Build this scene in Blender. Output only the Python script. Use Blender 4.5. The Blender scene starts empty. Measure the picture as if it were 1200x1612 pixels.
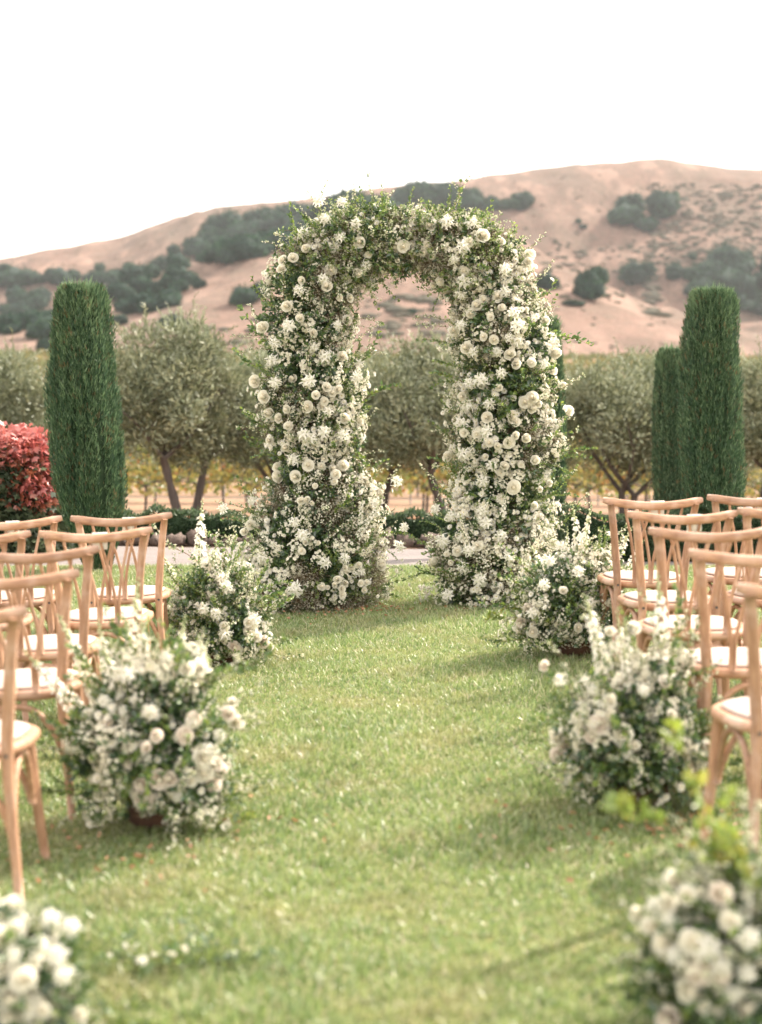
import bpy, math, random
import numpy as np
from mathutils import Vector, Matrix, noise as mnoise

random.seed(7)
rng = np.random.default_rng(7)
PI = math.pi
R = math.radians
S = bpy.context.scene
C = S.collection

# ------------------------------------------------------------------ camera, light, exposure
EYE = 1.5
FOC = 2303.0            # focal length in photo pixels
PITCH = math.atan(201 / FOC)
ROLL = R(0.4)
cam_d = bpy.data.cameras.new('camera')
cam = bpy.data.objects.new('camera', cam_d)
C.objects.link(cam)
cam_d.sensor_fit = 'VERTICAL'
cam_d.sensor_height = 56.0
cam_d.lens = 80.0
cam_d.clip_end = 6000
cam_d.clip_start = 0.1
cam_d.dof.use_dof = True
cam_d.dof.focus_distance = 9.4
cam_d.dof.aperture_fstop = 2.7
cam.matrix_world = Matrix.Translation((0, 0, EYE)) @ Matrix.Rotation(PI / 2 - PITCH, 4, 'X') @ Matrix.Rotation(ROLL, 4, 'Z')
S.camera = cam

SUN_EL, SUN_AZ = 42.0, 54.0        # azimuth measured from straight ahead (+Y) towards the right (+X)
sun_d = bpy.data.lights.new('sun', 'SUN')
sun_d.energy = 5.0
sun_d.angle = R(1.2)
sun_d.color = (1.0, 0.90, 0.77)
sun = bpy.data.objects.new('sun', sun_d)
C.objects.link(sun)
sdir = Vector((math.sin(R(SUN_AZ)) * math.cos(R(SUN_EL)), math.cos(R(SUN_AZ)) * math.cos(R(SUN_EL)), math.sin(R(SUN_EL))))
sun.rotation_euler = sdir.to_track_quat('Z', 'Y').to_euler()

w = bpy.data.worlds.new('World')
S.world = w
w.use_nodes = True
nt = w.node_tree
nt.nodes.clear()
sky = nt.nodes.new('ShaderNodeTexSky')
sky.sky_type = 'NISHITA'
sky.sun_disc = False
sky.sun_elevation = R(SUN_EL)
sky.sun_rotation = R(SUN_AZ)
sky.dust_density = 3.0
sky.air_density = 0.8
mx = nt.nodes.new('ShaderNodeMix')
mx.data_type = 'RGBA'
mx.inputs[0].default_value = 0.62
mx.inputs[7].default_value = (11.0, 10.2, 8.9, 1)     # thin bright overcast veil
bg = nt.nodes.new('ShaderNodeBackground')
bg.inputs[1].default_value = 0.15
ow = nt.nodes.new('ShaderNodeOutputWorld')
nt.links.new(sky.outputs[0], mx.inputs[6])
nt.links.new(mx.outputs[2], bg.inputs[0])
nt.links.new(bg.outputs[0], ow.inputs[0])

S.view_settings.view_transform = 'Standard'
S.view_settings.look = 'None'
S.view_settings.gamma = 1
S.view_settings.use_curve_mapping = False
S.view_settings.exposure = 1.1
S.render.engine = 'CYCLES'
S.cycles.max_bounces = 8
S.cycles.transparent_max_bounces = 8
S.cycles.volume_bounces = 1
S.cycles.use_denoising = True

# ------------------------------------------------------------------ ground profile
_PY = [-400, 10, 12.4, 14.2, 18, 22, 30, 36, 45, 120, 180, 300, 330]
_PZ = [0, 0, -0.01, -0.07, -0.30, -0.62, -1.30, -1.72, -1.95, -2.2, 0.0, 6.0, 7.5]

def gz(x, y):
    x = np.asarray(x, float); y = np.asarray(y, float)
    z = np.interp(y, _PY, _PZ)
    fade = np.clip((13.0 - y) / 4.5, 0, 1) * np.clip((y + 4) / 4, 0, 1)
    return z + 0.038 * np.clip(x, -3, 3) * fade

def gzf(x, y):
    return float(gz(x, y))

def pix(px, py, Y):
    """world point at depth Y seen at photo pixel px, py"""
    dx, dy = px - 600.0, py - 806.0
    c, s = math.cos(ROLL), math.sin(ROLL)
    # camera-local ray
    lx, ly = dx / FOC, -dy / FOC
    v = Matrix.Rotation(PI / 2 - PITCH, 3, 'X') @ Matrix.Rotation(ROLL, 3, 'Z') @ Vector((lx, ly, -1))
    k = Y / v.y
    return Vector((v.x * k, Y, EYE + v.z * k))

# ------------------------------------------------------------------ materials
MATS = {}

def _new(name):
    m = bpy.data.materials.new(name)
    m.use_nodes = True
    t = m.node_tree
    t.nodes.clear()
    o = t.nodes.new('ShaderNodeOutputMaterial')
    MATS[name] = m
    return m, t, o

def noise_col(t, c1, c2, scale=5.0, detail=4.0, lo=0.35, hi=0.65, stretch=None, coord='Object', rough=0.6):
    tc = t.nodes.new('ShaderNodeTexCoord')
    n = t.nodes.new('ShaderNodeTexNoise')
    n.inputs['Scale'].default_value = scale
    n.inputs['Detail'].default_value = detail
    n.inputs['Roughness'].default_value = rough
    if stretch:
        mp = t.nodes.new('ShaderNodeMapping')
        mp.inputs['Scale'].default_value = stretch
        t.links.new(tc.outputs[coord], mp.inputs[0])
        t.links.new(mp.outputs[0], n.inputs['Vector'])
    else:
        t.links.new(tc.outputs[coord], n.inputs['Vector'])
    r = t.nodes.new('ShaderNodeValToRGB')
    r.color_ramp.elements[0].position = lo
    r.color_ramp.elements[1].position = hi
    r.color_ramp.elements[0].color = (*c1, 1)
    r.color_ramp.elements[1].color = (*c2, 1)
    t.links.new(n.outputs[0], r.inputs[0])
    return r.outputs[0], n

def leafmat(name, c1, c2, scale=9, trans=0.3, tcol=None, gloss=0.06, coord='Object', rough=0.45):
    m, t, o = _new(name)
    col, n = noise_col(t, c1, c2, scale, 2, 0.3, 0.7, coord=coord)
    d = t.nodes.new('ShaderNodeBsdfDiffuse')
    t.links.new(col, d.inputs[0])
    tr = t.nodes.new('ShaderNodeBsdfTranslucent')
    if tcol:
        tr.inputs[0].default_value = (*tcol, 1)
    else:
        t.links.new(col, tr.inputs[0])
    a = t.nodes.new('ShaderNodeMixShader')
    a.inputs[0].default_value = trans
    t.links.new(d.outputs[0], a.inputs[1]); t.links.new(tr.outputs[0], a.inputs[2])
    if gloss > 0:
        g = t.nodes.new('ShaderNodeBsdfGlossy')
        g.inputs['Roughness'].default_value = rough
        g.inputs['Color'].default_value = (1, 1, 1, 1)
        b = t.nodes.new('ShaderNodeMixShader')
        b.inputs[0].default_value = gloss
        t.links.new(a.outputs[0], b.inputs[1]); t.links.new(g.outputs[0], b.inputs[2])
        t.links.new(b.outputs[0], o.inputs[0])
    else:
        t.links.new(a.outputs[0], o.inputs[0])
    return m

def pmat(name, c1, c2=None, rough=0.7, scale=6, detail=5, lo=0.35, hi=0.65, bump=0.0, bscale=None, stretch=None, coord='Object', metal=0.0):
    m, t, o = _new(name)
    p = t.nodes.new('ShaderNodeBsdfPrincipled')
    p.inputs['Roughness'].default_value = rough
    p.inputs['Metallic'].default_value = metal
    if c2 is None:
        c2 = tuple(v * 0.8 for v in c1)
    col, n = noise_col(t, c1, c2, scale, detail, lo, hi, stretch, coord)
    t.links.new(col, p.inputs['Base Color'])
    if bump > 0:
        _, n2 = noise_col(t, (0, 0, 0), (1, 1, 1), bscale or scale * 4, 6, 0.2, 0.8, stretch, coord)
        b = t.nodes.new('ShaderNodeBump')
        b.inputs['Strength'].default_value = bump
        b.inputs['Distance'].default_value = 0.02
        t.links.new(n2.outputs[0], b.inputs['Height'])
        t.links.new(b.outputs[0], p.inputs['Normal'])
    t.links.new(p.outputs[0], o.inputs[0])
    return m

leafmat('leaf_mid', (0.075, 0.145, 0.04), (0.145, 0.225, 0.06), 6, 0.35)
leafmat('leaf_deep', (0.02, 0.055, 0.025), (0.05, 0.10, 0.035), 6, 0.22, gloss=0.1)
leafmat('leaf_lime', (0.19, 0.28, 0.05), (0.30, 0.36, 0.08), 8, 0.5)
leafmat('leaf_blue', (0.10, 0.17, 0.11), (0.18, 0.25, 0.17), 8, 0.25)
leafmat('leaf_cream', (0.42, 0.45, 0.24), (0.62, 0.62, 0.42), 14, 0.4)
leafmat('leaf_yellow', (0.26, 0.34, 0.05), (0.50, 0.36, 0.07), 5, 0.5)
leafmat('stem', (0.09, 0.17, 0.05), (0.14, 0.22, 0.06), 6, 0.1)
leafmat('twig', (0.16, 0.10, 0.06), (0.24, 0.16, 0.09), 12, 0.0)
leafmat('petal_rose', (0.91, 0.87, 0.77), (0.93, 0.90, 0.82), 18, 0.42, gloss=0.02)
leafmat('petal_cream', (0.88, 0.82, 0.68), (0.90, 0.86, 0.76), 18, 0.42, gloss=0.02)
leafmat('petal_heart', (0.88, 0.81, 0.66), (0.90, 0.85, 0.73), 18, 0.35, gloss=0.02)
leafmat('petal_white', (0.91, 0.87, 0.79), (0.93, 0.90, 0.84), 18, 0.45, gloss=0.03)
leafmat('petal_blush', (0.88, 0.78, 0.69), (0.90, 0.84, 0.77), 18, 0.35, gloss=0.02)
leafmat('bud', (0.45, 0.50, 0.24), (0.70, 0.70, 0.45), 20, 0.3)
leafmat('mist', (0.40, 0.37, 0.29), (0.60, 0.56, 0.45), 14, 0.3, gloss=0)
leafmat('flower_eye', (0.50, 0.46, 0.10), (0.58, 0.50, 0.16), 20, 0.1, gloss=0)
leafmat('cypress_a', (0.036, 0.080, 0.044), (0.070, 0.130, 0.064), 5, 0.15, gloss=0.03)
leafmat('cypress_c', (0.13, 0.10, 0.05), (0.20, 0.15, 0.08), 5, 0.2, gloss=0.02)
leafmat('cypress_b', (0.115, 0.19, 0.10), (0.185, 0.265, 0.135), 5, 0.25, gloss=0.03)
leafmat('olive_a', (0.095, 0.12, 0.06), (0.16, 0.18, 0.09), 1.5, 0.25, gloss=0.06)
leafmat('olive_b', (0.24, 0.27, 0.165), (0.33, 0.345, 0.22), 1.5, 0.25, gloss=0.06)
leafmat('hedge_shade', (0.026, 0.056, 0.026), (0.052, 0.092, 0.040), 4, 0.15, gloss=0.04)
leafmat('hedge_lit', (0.07, 0.12, 0.05), (0.12, 0.17, 0.075), 4, 0.2, gloss=0.05)  # sunlit copy of the hedge leaf colour, used mostly on top
leafmat('ivy_red', (0.38, 0.08, 0.075), (0.58, 0.20, 0.17), 3, 0.35, gloss=0.08)
leafmat('ivy_green', (0.05, 0.085, 0.04), (0.11, 0.13, 0.06), 4, 0.25, gloss=0.08)
leafmat('ivy_rust', (0.22, 0.05, 0.03), (0.36, 0.12, 0.06), 3, 0.3, gloss=0.06)
leafmat('vine_gold', (0.33, 0.28, 0.07), (0.44, 0.37, 0.10), 2, 0.5)
leafmat('vine_green', (0.14, 0.19, 0.05), (0.24, 0.28, 0.08), 2, 0.5)
leafmat('vine_rust', (0.42, 0.17, 0.05), (0.52, 0.28, 0.07), 2, 0.4)
leafmat('far_gold', (0.22, 0.19, 0.07), (0.28, 0.22, 0.09), 1, .3, gloss=0)
leafmat('far_green', (0.12, 0.135, 0.06), (0.17, 0.18, 0.085), 1, .3, gloss=0)
leafmat('oak_a', (0.014, 0.040, 0.026), (0.028, 0.062, 0.038), 0.2, 0.1, gloss=0)
leafmat('oak_b', (0.034, 0.080, 0.045), (0.055, 0.11, 0.058), 0.2, 0.1, gloss=0)
leafmat('fallen', (0.30, 0.13, 0.06), (0.42, 0.24, 0.12), 9, 0.2)
pmat('bark', (0.05, 0.040, 0.036), (0.11, 0.09, 0.078), 0.9, 5, 6, bump=0.8, stretch=(1, 1, 0.25))
pmat('core_green', (0.015, 0.035, 0.014), (0.03, 0.055, 0.022), 1.0, 12)
pmat('oak_core', (0.008, 0.024, 0.018), (0.018, 0.040, 0.028), 1.0, 0.3)
pmat('moss', (0.03, 0.05, 0.018), (0.07, 0.06, 0.03), 1.0, 20, bump=0.6)
pmat('planter_rust', (0.07, 0.035, 0.022), (0.13, 0.06, 0.035), 0.8, 14, bump=0.3)
pmat('rock', (0.19, 0.14, 0.115), (0.10, 0.075, 0.065), 0.9, 3, 8, bump=0.9, bscale=9)
pmat('linen', (0.47, 0.385, 0.34), (0.53, 0.43, 0.385), 0.95, 40, 3, bump=0.25, bscale=220)
pmat('card', (0.84, 0.79, 0.74), (0.86, 0.82, 0.78), 0.6, 3)
pmat('steel', (0.07, 0.07, 0.07), (0.11, 0.11, 0.11), 0.5, 12, metal=0.6)
pmat('blue_paint', (0.16, 0.22, 0.30), (0.20, 0.27, 0.36), 0.6, 12)
pmat('concrete', (0.22, 0.21, 0.22), (0.30, 0.28, 0.28), 0.9, 8, bump=0.4)
pmat('wire', (0.42, 0.38, 0.36), (0.5, 0.46, 0.43), 0.6, 4)
pmat('soil', (0.34, 0.22, 0.15), (0.22, 0.13, 0.09), 1.0, 14, bump=0.6)

# weathered ash wood
def wood_mat(name, st):
    m, t, o = _new(name)
    p = t.nodes.new('ShaderNodeBsdfPrincipled')
    p.inputs['Roughness'].default_value = 0.55
    grain, n = noise_col(t, (0.29, 0.148, 0.085), (0.53, 0.31, 0.195), 7, 8, 0.3, 0.7, st)
    pale, n2 = noise_col(t, (0, 0, 0), (1, 1, 1), 7, 5, 0.50, 0.72)
    mixn = t.nodes.new('ShaderNodeMix'); mixn.data_type = 'RGBA'
    ml = t.nodes.new('ShaderNodeMath'); ml.operation = 'MULTIPLY'; ml.inputs[1].default_value = 0.65
    t.links.new(pale, ml.inputs[0]); t.links.new(ml.outputs[0], mixn.inputs[0])
    t.links.new(grain, mixn.inputs[6]); mixn.inputs[7].default_value = (0.62, 0.445, 0.37, 1)
    oi = t.nodes.new('ShaderNodeObjectInfo')
    rg = t.nodes.new('ShaderNodeMapRange'); rg.inputs[3].default_value = 0.80; rg.inputs[4].default_value = 1.12
    t.links.new(oi.outputs['Random'], rg.inputs[0])
    hs = t.nodes.new('ShaderNodeHueSaturation')
    t.links.new(rg.outputs[0], hs.inputs['Value']); t.links.new(mixn.outputs[2], hs.inputs['Color'])
    t.links.new(hs.outputs[0], p.inputs['Base Color'])
    b = t.nodes.new('ShaderNodeBump'); b.inputs['Strength'].default_value = 0.25; b.inputs['Distance'].default_value = 0.004
    t.links.new(n.outputs[0], b.inputs['Height']); t.links.new(b.outputs[0], p.inputs['Normal'])
    t.links.new(p.outputs[0], o.inputs[0])
wood_mat('ash_wood', (9, 9, 1.2))
wood_mat('ash_rail', (1.2, 9, 9))

def ground_mat(name, stops, layers, bump=0.5, bscale=60, bdist=0.02, rough=1.0):
    """stops: base colour pair; layers: (scale, lo, hi, colour, strength)"""
    m, t, o = _new(name)
    p = t.nodes.new('ShaderNodeBsdfPrincipled')
    p.inputs['Roughness'].default_value = rough
    p.inputs['Specular IOR Level'].default_value = 0.15
    col, _ = noise_col(t, stops[0], stops[1], stops[2], 8, 0.3, 0.7)
    for sc, lo, hi, c, k, st in layers:
        f, _ = noise_col(t, (0, 0, 0), (1, 1, 1), sc, 6, lo, hi, st)
        ml = t.nodes.new('ShaderNodeMath'); ml.operation = 'MULTIPLY'; ml.inputs[1].default_value = k
        t.links.new(f, ml.inputs[0])
        mi = t.nodes.new('ShaderNodeMix'); mi.data_type = 'RGBA'
        t.links.new(ml.outputs[0], mi.inputs[0]); t.links.new(col, mi.inputs[6]); mi.inputs[7].default_value = (*c, 1)
        col = mi.outputs[2]
    t.links.new(col, p.inputs['Base Color'])
    _, n2 = noise_col(t, (0, 0, 0), (1, 1, 1), bscale, 6)
    b = t.nodes.new('ShaderNodeBump'); b.inputs['Strength'].default_value = bump; b.inputs['Distance'].default_value = bdist
    t.links.new(n2.outputs[0], b.inputs['Height']); t.links.new(b.outputs[0], p.inputs['Normal'])
    t.links.new(p.outputs[0], o.inputs[0])

ground_mat('lawn_soil', ((0.10, 0.13, 0.045), (0.16, 0.18, 0.065), 3), [(26, .5, .7, (0.26, 0.21, 0.10), .5, None)])
ground_mat('gravel', ((0.22, 0.195, 0.185), (0.28, 0.24, 0.23), 5), [(90, .5, .62, (0.15, 0.135, 0.13), .6, None), (40, .6, .7, (0.38, 0.33, 0.31), .6, None), (0.8, .45, .65, (0.17, 0.155, 0.16), .5, (0.3, 1, 1))], bscale=160)
ground_mat('dry_ground', ((0.22, 0.14, 0.10), (0.30, 0.205, 0.145), 1.2), [(3, .5, .7, (0.34, 0.28, 0.15), .5, None), (11, .55, .66, (0.40, 0.17, 0.09), .55, None)], bscale=12, bdist=.05)
ground_mat('hill_grass', ((0.135, 0.083, 0.066), (0.192, 0.120, 0.094), 0.03),
           [(0.013, .46, .64, (0.10, 0.075, 0.06), .9, (1, .6, 1)), (0.09, .48, .66, (0.095, 0.068, 0.052), .7, (1, .5, 1)), (1.1, .45, .62, (0.23, 0.155, 0.12), .45, (1, .35, 1)),
            (0.35, .50, .62, (0.10, 0.085, 0.06), .6, None), (0.045, .52, .62, (0.27, 0.178, 0.14), .7, (1.4, .5, 1))], bscale=0.5, bdist=1.5, bump=.6)

# grass blades: object-space patches of green, olive, straw
def grass_mat(name, a, b, straw, k):
    m, t, o = _new(name)
    col, _ = noise_col(t, a, b, 1.6, 3, 0.3, 0.7)
    f, _ = noise_col(t, (0, 0, 0), (1, 1, 1), 2.3, 4, 0.48, 0.68)
    ml = t.nodes.new('ShaderNodeMath'); ml.operation = 'MULTIPLY'; ml.inputs[1].default_value = k
    t.links.new(f, ml.inputs[0])
    mi = t.nodes.new('ShaderNodeMix'); mi.data_type = 'RGBA'
    t.links.new(ml.outputs[0], mi.inputs[0]); t.links.new(col, mi.inputs[6]); mi.inputs[7].default_value = (*straw, 1)
    d = t.nodes.new('ShaderNodeBsdfDiffuse'); tr = t.nodes.new('ShaderNodeBsdfTranslucent')
    g = t.nodes.new('ShaderNodeBsdfGlossy'); g.inputs['Roughness'].default_value = 0.42
    t.links.new(mi.outputs[2], d.inputs[0]); t.links.new(mi.outputs[2], tr.inputs[0])
    s1 = t.nodes.new('ShaderNodeMixShader'); s1.inputs[0].default_value = 0.42
    s2 = t.nodes.new('ShaderNodeMixShader'); s2.inputs[0].default_value = 0.10
    t.links.new(d.outputs[0], s1.inputs[1]); t.links.new(tr.outputs[0], s1.inputs[2])
    t.links.new(s1.outputs[0], s2.inputs[1]); t.links.new(g.outputs[0], s2.inputs[2])
    t.links.new(s2.outputs[0], o.inputs[0])
grass_mat('grass_a', (0.12, 0.20, 0.055), (0.20, 0.29, 0.08), (0.37, 0.32, 0.15), 0.6)
grass_mat('grass_b', (0.28, 0.37, 0.12), (0.38, 0.45, 0.17), (0.46, 0.40, 0.20), 0.6)
grass_mat('grass_straw', (0.54, 0.48, 0.31), (0.62, 0.57, 0.40), (0.45, 0.38, 0.22), 0.5)

# ------------------------------------------------------------------ templates: (V, Q, M) all quads, M indexes a palette
def T(V, Q, M=0):
    V = np.asarray(V, float).reshape(-1, 3); Q = np.asarray(Q, int).reshape(-1, 4)
    if np.isscalar(M): M = np.full(len(Q), M, int)
    return (V, Q, np.asarray(M, int))

def join(ts):
    off = 0; V = []; Q = []; M = []
    for v, q, m in ts:
        V.append(v); Q.append(q + off); M.append(m); off += len(v)
    return (np.concatenate(V), np.concatenate(Q), np.concatenate(M))

def xf(t, rot=None, loc=(0, 0, 0), s=1.0, mat=None):
    v = t[0] * np.asarray(s)
    if rot is not None: v = v @ np.asarray(rot).T
    v = v + np.asarray(loc)
    return (v, t[1], t[2] if mat is None else np.full(len(t[1]), mat, int))

def frames(D, roll=None):
    """rotation matrices whose Z axis is D (k,3), random roll"""
    D = np.asarray(D, float).reshape(-1, 3)
    D = D / np.maximum(np.linalg.norm(D, axis=1, keepdims=True), 1e-9)
    k = len(D)
    a = np.tile(np.array([0.0, 0.0, 1.0]), (k, 1))
    a[np.abs(D[:, 2]) > 0.95] = (1, 0, 0)
    X = np.cross(a, D); X /= np.linalg.norm(X, axis=1, keepdims=True)
    Y = np.cross(D, X)
    if roll is None: roll = rng.uniform(0, 2 * PI, k)
    c, s = np.cos(roll)[:, None], np.sin(roll)[:, None]
    X2 = X * c + Y * s; Y2 = -X * s + Y * c
    return np.stack([X2, Y2, D], axis=2)

def scat(t, Rm, P, sc=1.0, remap=None):
    """many copies of template t merged"""
    P = np.asarray(P, float).reshape(-1, 3); k = len(P)
    if k == 0: return (np.zeros((0, 3)), np.zeros((0, 4), int), np.zeros(0, int))
    sc = np.broadcast_to(np.asarray(sc, float).reshape(-1, *([1] * (np.ndim(sc) > 0))) if np.ndim(sc) == 1 else np.asarray(sc, float), (k, 3) if np.ndim(sc) == 2 else (k, 1)) if np.ndim(sc) != 0 else np.full((k, 1), float(sc))
    V = t[0][None] * sc[:, None, :]
    V = np.einsum('kij,knj->kni', Rm, V) + P[:, None, :]
    n = len(t[0])
    Q = (t[1][None] + (np.arange(k) * n)[:, None, None]).reshape(-1, 4)
    return (V.reshape(-1, 3), Q, np.tile(t[2], k))

def scat_var(ts, D, P, sc=1.0, roll=None):
    P = np.asarray(P, float).reshape(-1, 3); D = np.asarray(D, float).reshape(-1, 3)
    which = rng.integers(0, len(ts), len(P))
    sc = np.full(len(P), float(sc)) if np.ndim(sc) == 0 else np.asarray(sc)
    out = []
    for i, t in enumerate(ts):
        s = which == i
        if s.any():
            out.append(scat(t, frames(D[s], None if roll is None else roll[s]), P[s], sc[s]))
    return join(out)

def mesh(t, mats, name='mesh', smooth=False):
    V, Q, M = t
    me = bpy.data.meshes.new(name)
    me.vertices.add(len(V)); me.vertices.foreach_set('co', V.astype(np.float32).ravel())
    me.loops.add(len(Q) * 4); me.loops.foreach_set('vertex_index', Q.astype(np.int32).ravel())
    me.polygons.add(len(Q)); me.polygons.foreach_set('loop_start', (np.arange(len(Q)) * 4).astype(np.int32))
    for m in mats: me.materials.append(MATS[m])
    me.polygons.foreach_set('material_index', M.astype(np.int32))
    if smooth: me.polygons.foreach_set('use_smooth', np.ones(len(Q), bool))
    me.update(calc_edges=True)
    return me

def obj(name, data, parent=None, loc=(0, 0, 0), rot=None, scale=None):
    o = bpy.data.objects.new(name, data)
    C.objects.link(o)
    o.location = loc
    if rot is not None: o.rotation_euler = rot
    if scale is not None: o.scale = (scale,) * 3 if np.isscalar(scale) else scale
    if parent is not None: o.parent = parent
    return o

def thing(name, label, cat, loc=(0, 0, 0), rotz=0.0, group=None):
    o = obj(name, None, None, loc, (0, 0, rotz))
    o.empty_display_size = 0.1
    return tag(o, label, cat, group)

def tag(o, label, cat, group=None):
    o['label'] = label; o['category'] = cat
    if group: o['group'] = group
    return o

def copy_tree(o, parent=None):
    c = o.copy(); C.objects.link(c)
    if parent is not None: c.parent = parent
    for ch in list(o.children): copy_tree(ch, c)
    return c

# ------------------------------------------------------------------ shape helpers
def sweep(P, rad, n=8, flat=None, up=(0, 0, 1), mat=0, cap=True):
    """tube along P; rad scalar or per point or (a,b) pairs; a along side, b along normal"""
    P = np.asarray(P, float); k = len(P)
    r = np.asarray(rad, float)
    if r.ndim == 0: r = np.full((k, 2), float(r))
    elif r.ndim == 1 and len(r) == k: r = np.stack([r, r], 1)
    elif r.ndim == 1 and len(r) == 2: r = np.tile(r, (k, 1))
    tg = np.gradient(P, axis=0); tg /= np.maximum(np.linalg.norm(tg, axis=1, keepdims=True), 1e-9)
    up = np.asarray(up, float)
    A = np.cross(tg, up)
    bad = np.linalg.norm(A, axis=1) < 1e-3
    A[bad] = np.cross(tg[bad], np.array([1.0, 0.01, 0])) if bad.any() else A[bad]
    A /= np.linalg.norm(A, axis=1, keepdims=True)
    B = np.cross(A, tg)
    th = np.arange(n) / n * 2 * PI + PI / n
    ca, sa = np.cos(th), np.sin(th)
    if flat:   # squarish cross-section
        f = np.maximum(np.abs(ca), np.abs(sa)); q = flat
        ca = ca * (1 - q) + ca / f * q; sa = sa * (1 - q) + sa / f * q
    V = P[:, None] + A[:, None] * (r[:, 0, None] * ca)[..., None] + B[:, None] * (r[:, 1, None] * sa)[..., None]
    V = V.reshape(-1, 3)
    Q = []
    for i in range(k - 1):
        for j in range(n):
            a = i * n + j; b = i * n + (j + 1) % n
            Q.append((a, b, b + n, a + n))
    if cap:
        for i, fl in ((0, 1), (k - 1, 0)):
            base = i * n
            for j in range(1, n // 2):
                q = (base + j - 1 if j > 1 else base, base + j, base + n - 1 - j, base + n - j if j > 1 else base + n - 1)
                Q.append(q if fl else q[::-1])
    return T(V, Q, mat)

def spline(pts, n):
    pts = np.asarray(pts, float); k = len(pts)
    t = np.linspace(0, k - 1, n)
    P = np.vstack([2 * pts[0] - pts[1], pts, 2 * pts[-1] - pts[-2]])
    out = []
    for s in t:
        i = min(int(s), k - 2); f = s - i
        a, b, c, d = P[i], P[i + 1], P[i + 2], P[i + 3]
        out.append(0.5 * (2 * b + (c - a) * f + (2 * a - 5 * b + 4 * c - d) * f * f + (3 * b - a - 3 * c + d) * f ** 3))
    return np.array(out)

def box(a, b, mat=0):
    x0, y0, z0 = a; x1, y1, z1 = b
    V = [(x0, y0, z0), (x1, y0, z0), (x1, y1, z0), (x0, y1, z0), (x0, y0, z1), (x1, y0, z1), (x1, y1, z1), (x0, y1, z1)]
    return T(V, [(0, 3, 2, 1), (4, 5, 6, 7), (0, 1, 5, 4), (1, 2, 6, 5), (2, 3, 7, 6), (3, 0, 4, 7)], mat)

def grid(nx, ny, fn, mat=0):
    u, v = np.meshgrid(np.linspace(0, 1, nx), np.linspace(0, 1, ny))
    V = fn(u.ravel(), v.ravel())
    i = np.arange(nx * ny).reshape(ny, nx)
    Q = np.stack([i[:-1, :-1], i[:-1, 1:], i[1:, 1:], i[1:, :-1]], -1).reshape(-1, 4)
    return T(V, Q, mat)

def sphere(nu=10, nv=7, mat=0):
    def f(u, v):
        th = u * 2 * PI; ph = (v - 0.5) * PI
        return np.stack([np.cos(th) * np.cos(ph), np.sin(th) * np.cos(ph), np.sin(ph)], 1)
    return grid(nu, nv, f, mat)

def fbm(P, scale, oct=3):
    return np.array([mnoise.fractal(Vector(p) * scale, 1.0, 2.0, oct) for p in P])

def lumpy(nu, nv, amp, scale, seed, mat=0):
    v, q, m = sphere(nu, nv, mat)
    d = fbm(v + seed * 7.3, scale, 3)
    return (v * (1 + amp * d)[:, None], q, m)

# ------------------------------------------------------------------ botanical templates
def leaf(l, wd, mat=0, fold=0.25, curl=0.15):
    V = [(0, 0, 0), (-wd * .45, fold * wd, l * .32), (-wd * .38, fold * wd - curl * l * .4, l * .70), (0, -curl * l, l),
         (wd * .38, fold * wd - curl * l * .4, l * .70), (wd * .45, fold * wd, l * .32)]
    return T(V, [(0, 3, 2, 1), (0, 5, 4, 3)], mat)

def thin(L, r, mat=0, bend=0.0):
    """cheap 2-quad crossing stem"""
    h = L / 2
    V = [(-r, 0, 0), (r, 0, 0), (r, bend * .4, h), (-r, bend * .4, h), (r * .6, bend, L), (-r * .6, bend, L),
         (0, -r, 0), (0, r, 0), (0, r + bend * .4, h), (0, -r + bend * .4, h), (0, r * .6 + bend, L), (0, -r * .6 + bend, L)]
    return T(V, [(0, 1, 2, 3), (3, 2, 4, 5), (6, 7, 8, 9), (9, 8, 10, 11)], mat)

def dirs(th, ph):
    return np.stack([np.cos(th) * np.sin(ph), np.sin(th) * np.sin(ph), np.cos(ph)], -1)

def sprig(L, n, l, wd, mats, stem_mat, bend=0.3, ang=(35, 75), r=0.0015, droop=0.0):
    bend = bend * L
    ts = [thin(L, r, stem_mat, bend)]
    z = np.sort(rng.uniform(0.12, 1.0, n)) * L
    th = np.arange(n) * 2.4 + rng.uniform(0, 1, n)
    ph = np.radians(rng.uniform(*ang, n))
    D = dirs(th, ph); D[:, 2] -= droop
    P = np.stack([0 * z, bend * (z / L) ** 1.6, z], 1)
    sc = rng.uniform(.65, 1.15, n)
    mm = rng.choice(mats, n)
    for m in set(mm):
        s = mm == m
        ts.append(scat(leaf(l, wd, m), frames(D[s]), P[s], sc[s]))
    return join(ts)

def petal(half, r0, r1, z0, z1, curl, nu=4, nv=4, mat=0, th0=0.0, ruff=0.0):
    def f(u, v):
        a = th0 + (u * 2 - 1) * half * (0.55 + 0.45 * np.sin(np.minimum(v * 1.3 + .25, 1) * PI / 2)) * np.where(v > .8, .88, 1)
        rr = r0 + (r1 - r0) * v ** .6 + curl * np.clip(v - .6, 0, 1) ** 1.2
        z = z0 + (z1 - z0) * v - curl * .7 * np.clip(v - .65, 0, 1) + ruff * np.sin(u * 9 + th0 * 5) * v
        z = z - 0.06 * (u * 2 - 1) ** 2 * v
        return np.stack([rr * np.cos(a), rr * np.sin(a), z], 1)
    return grid(nu, nv, f, mat)

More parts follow.
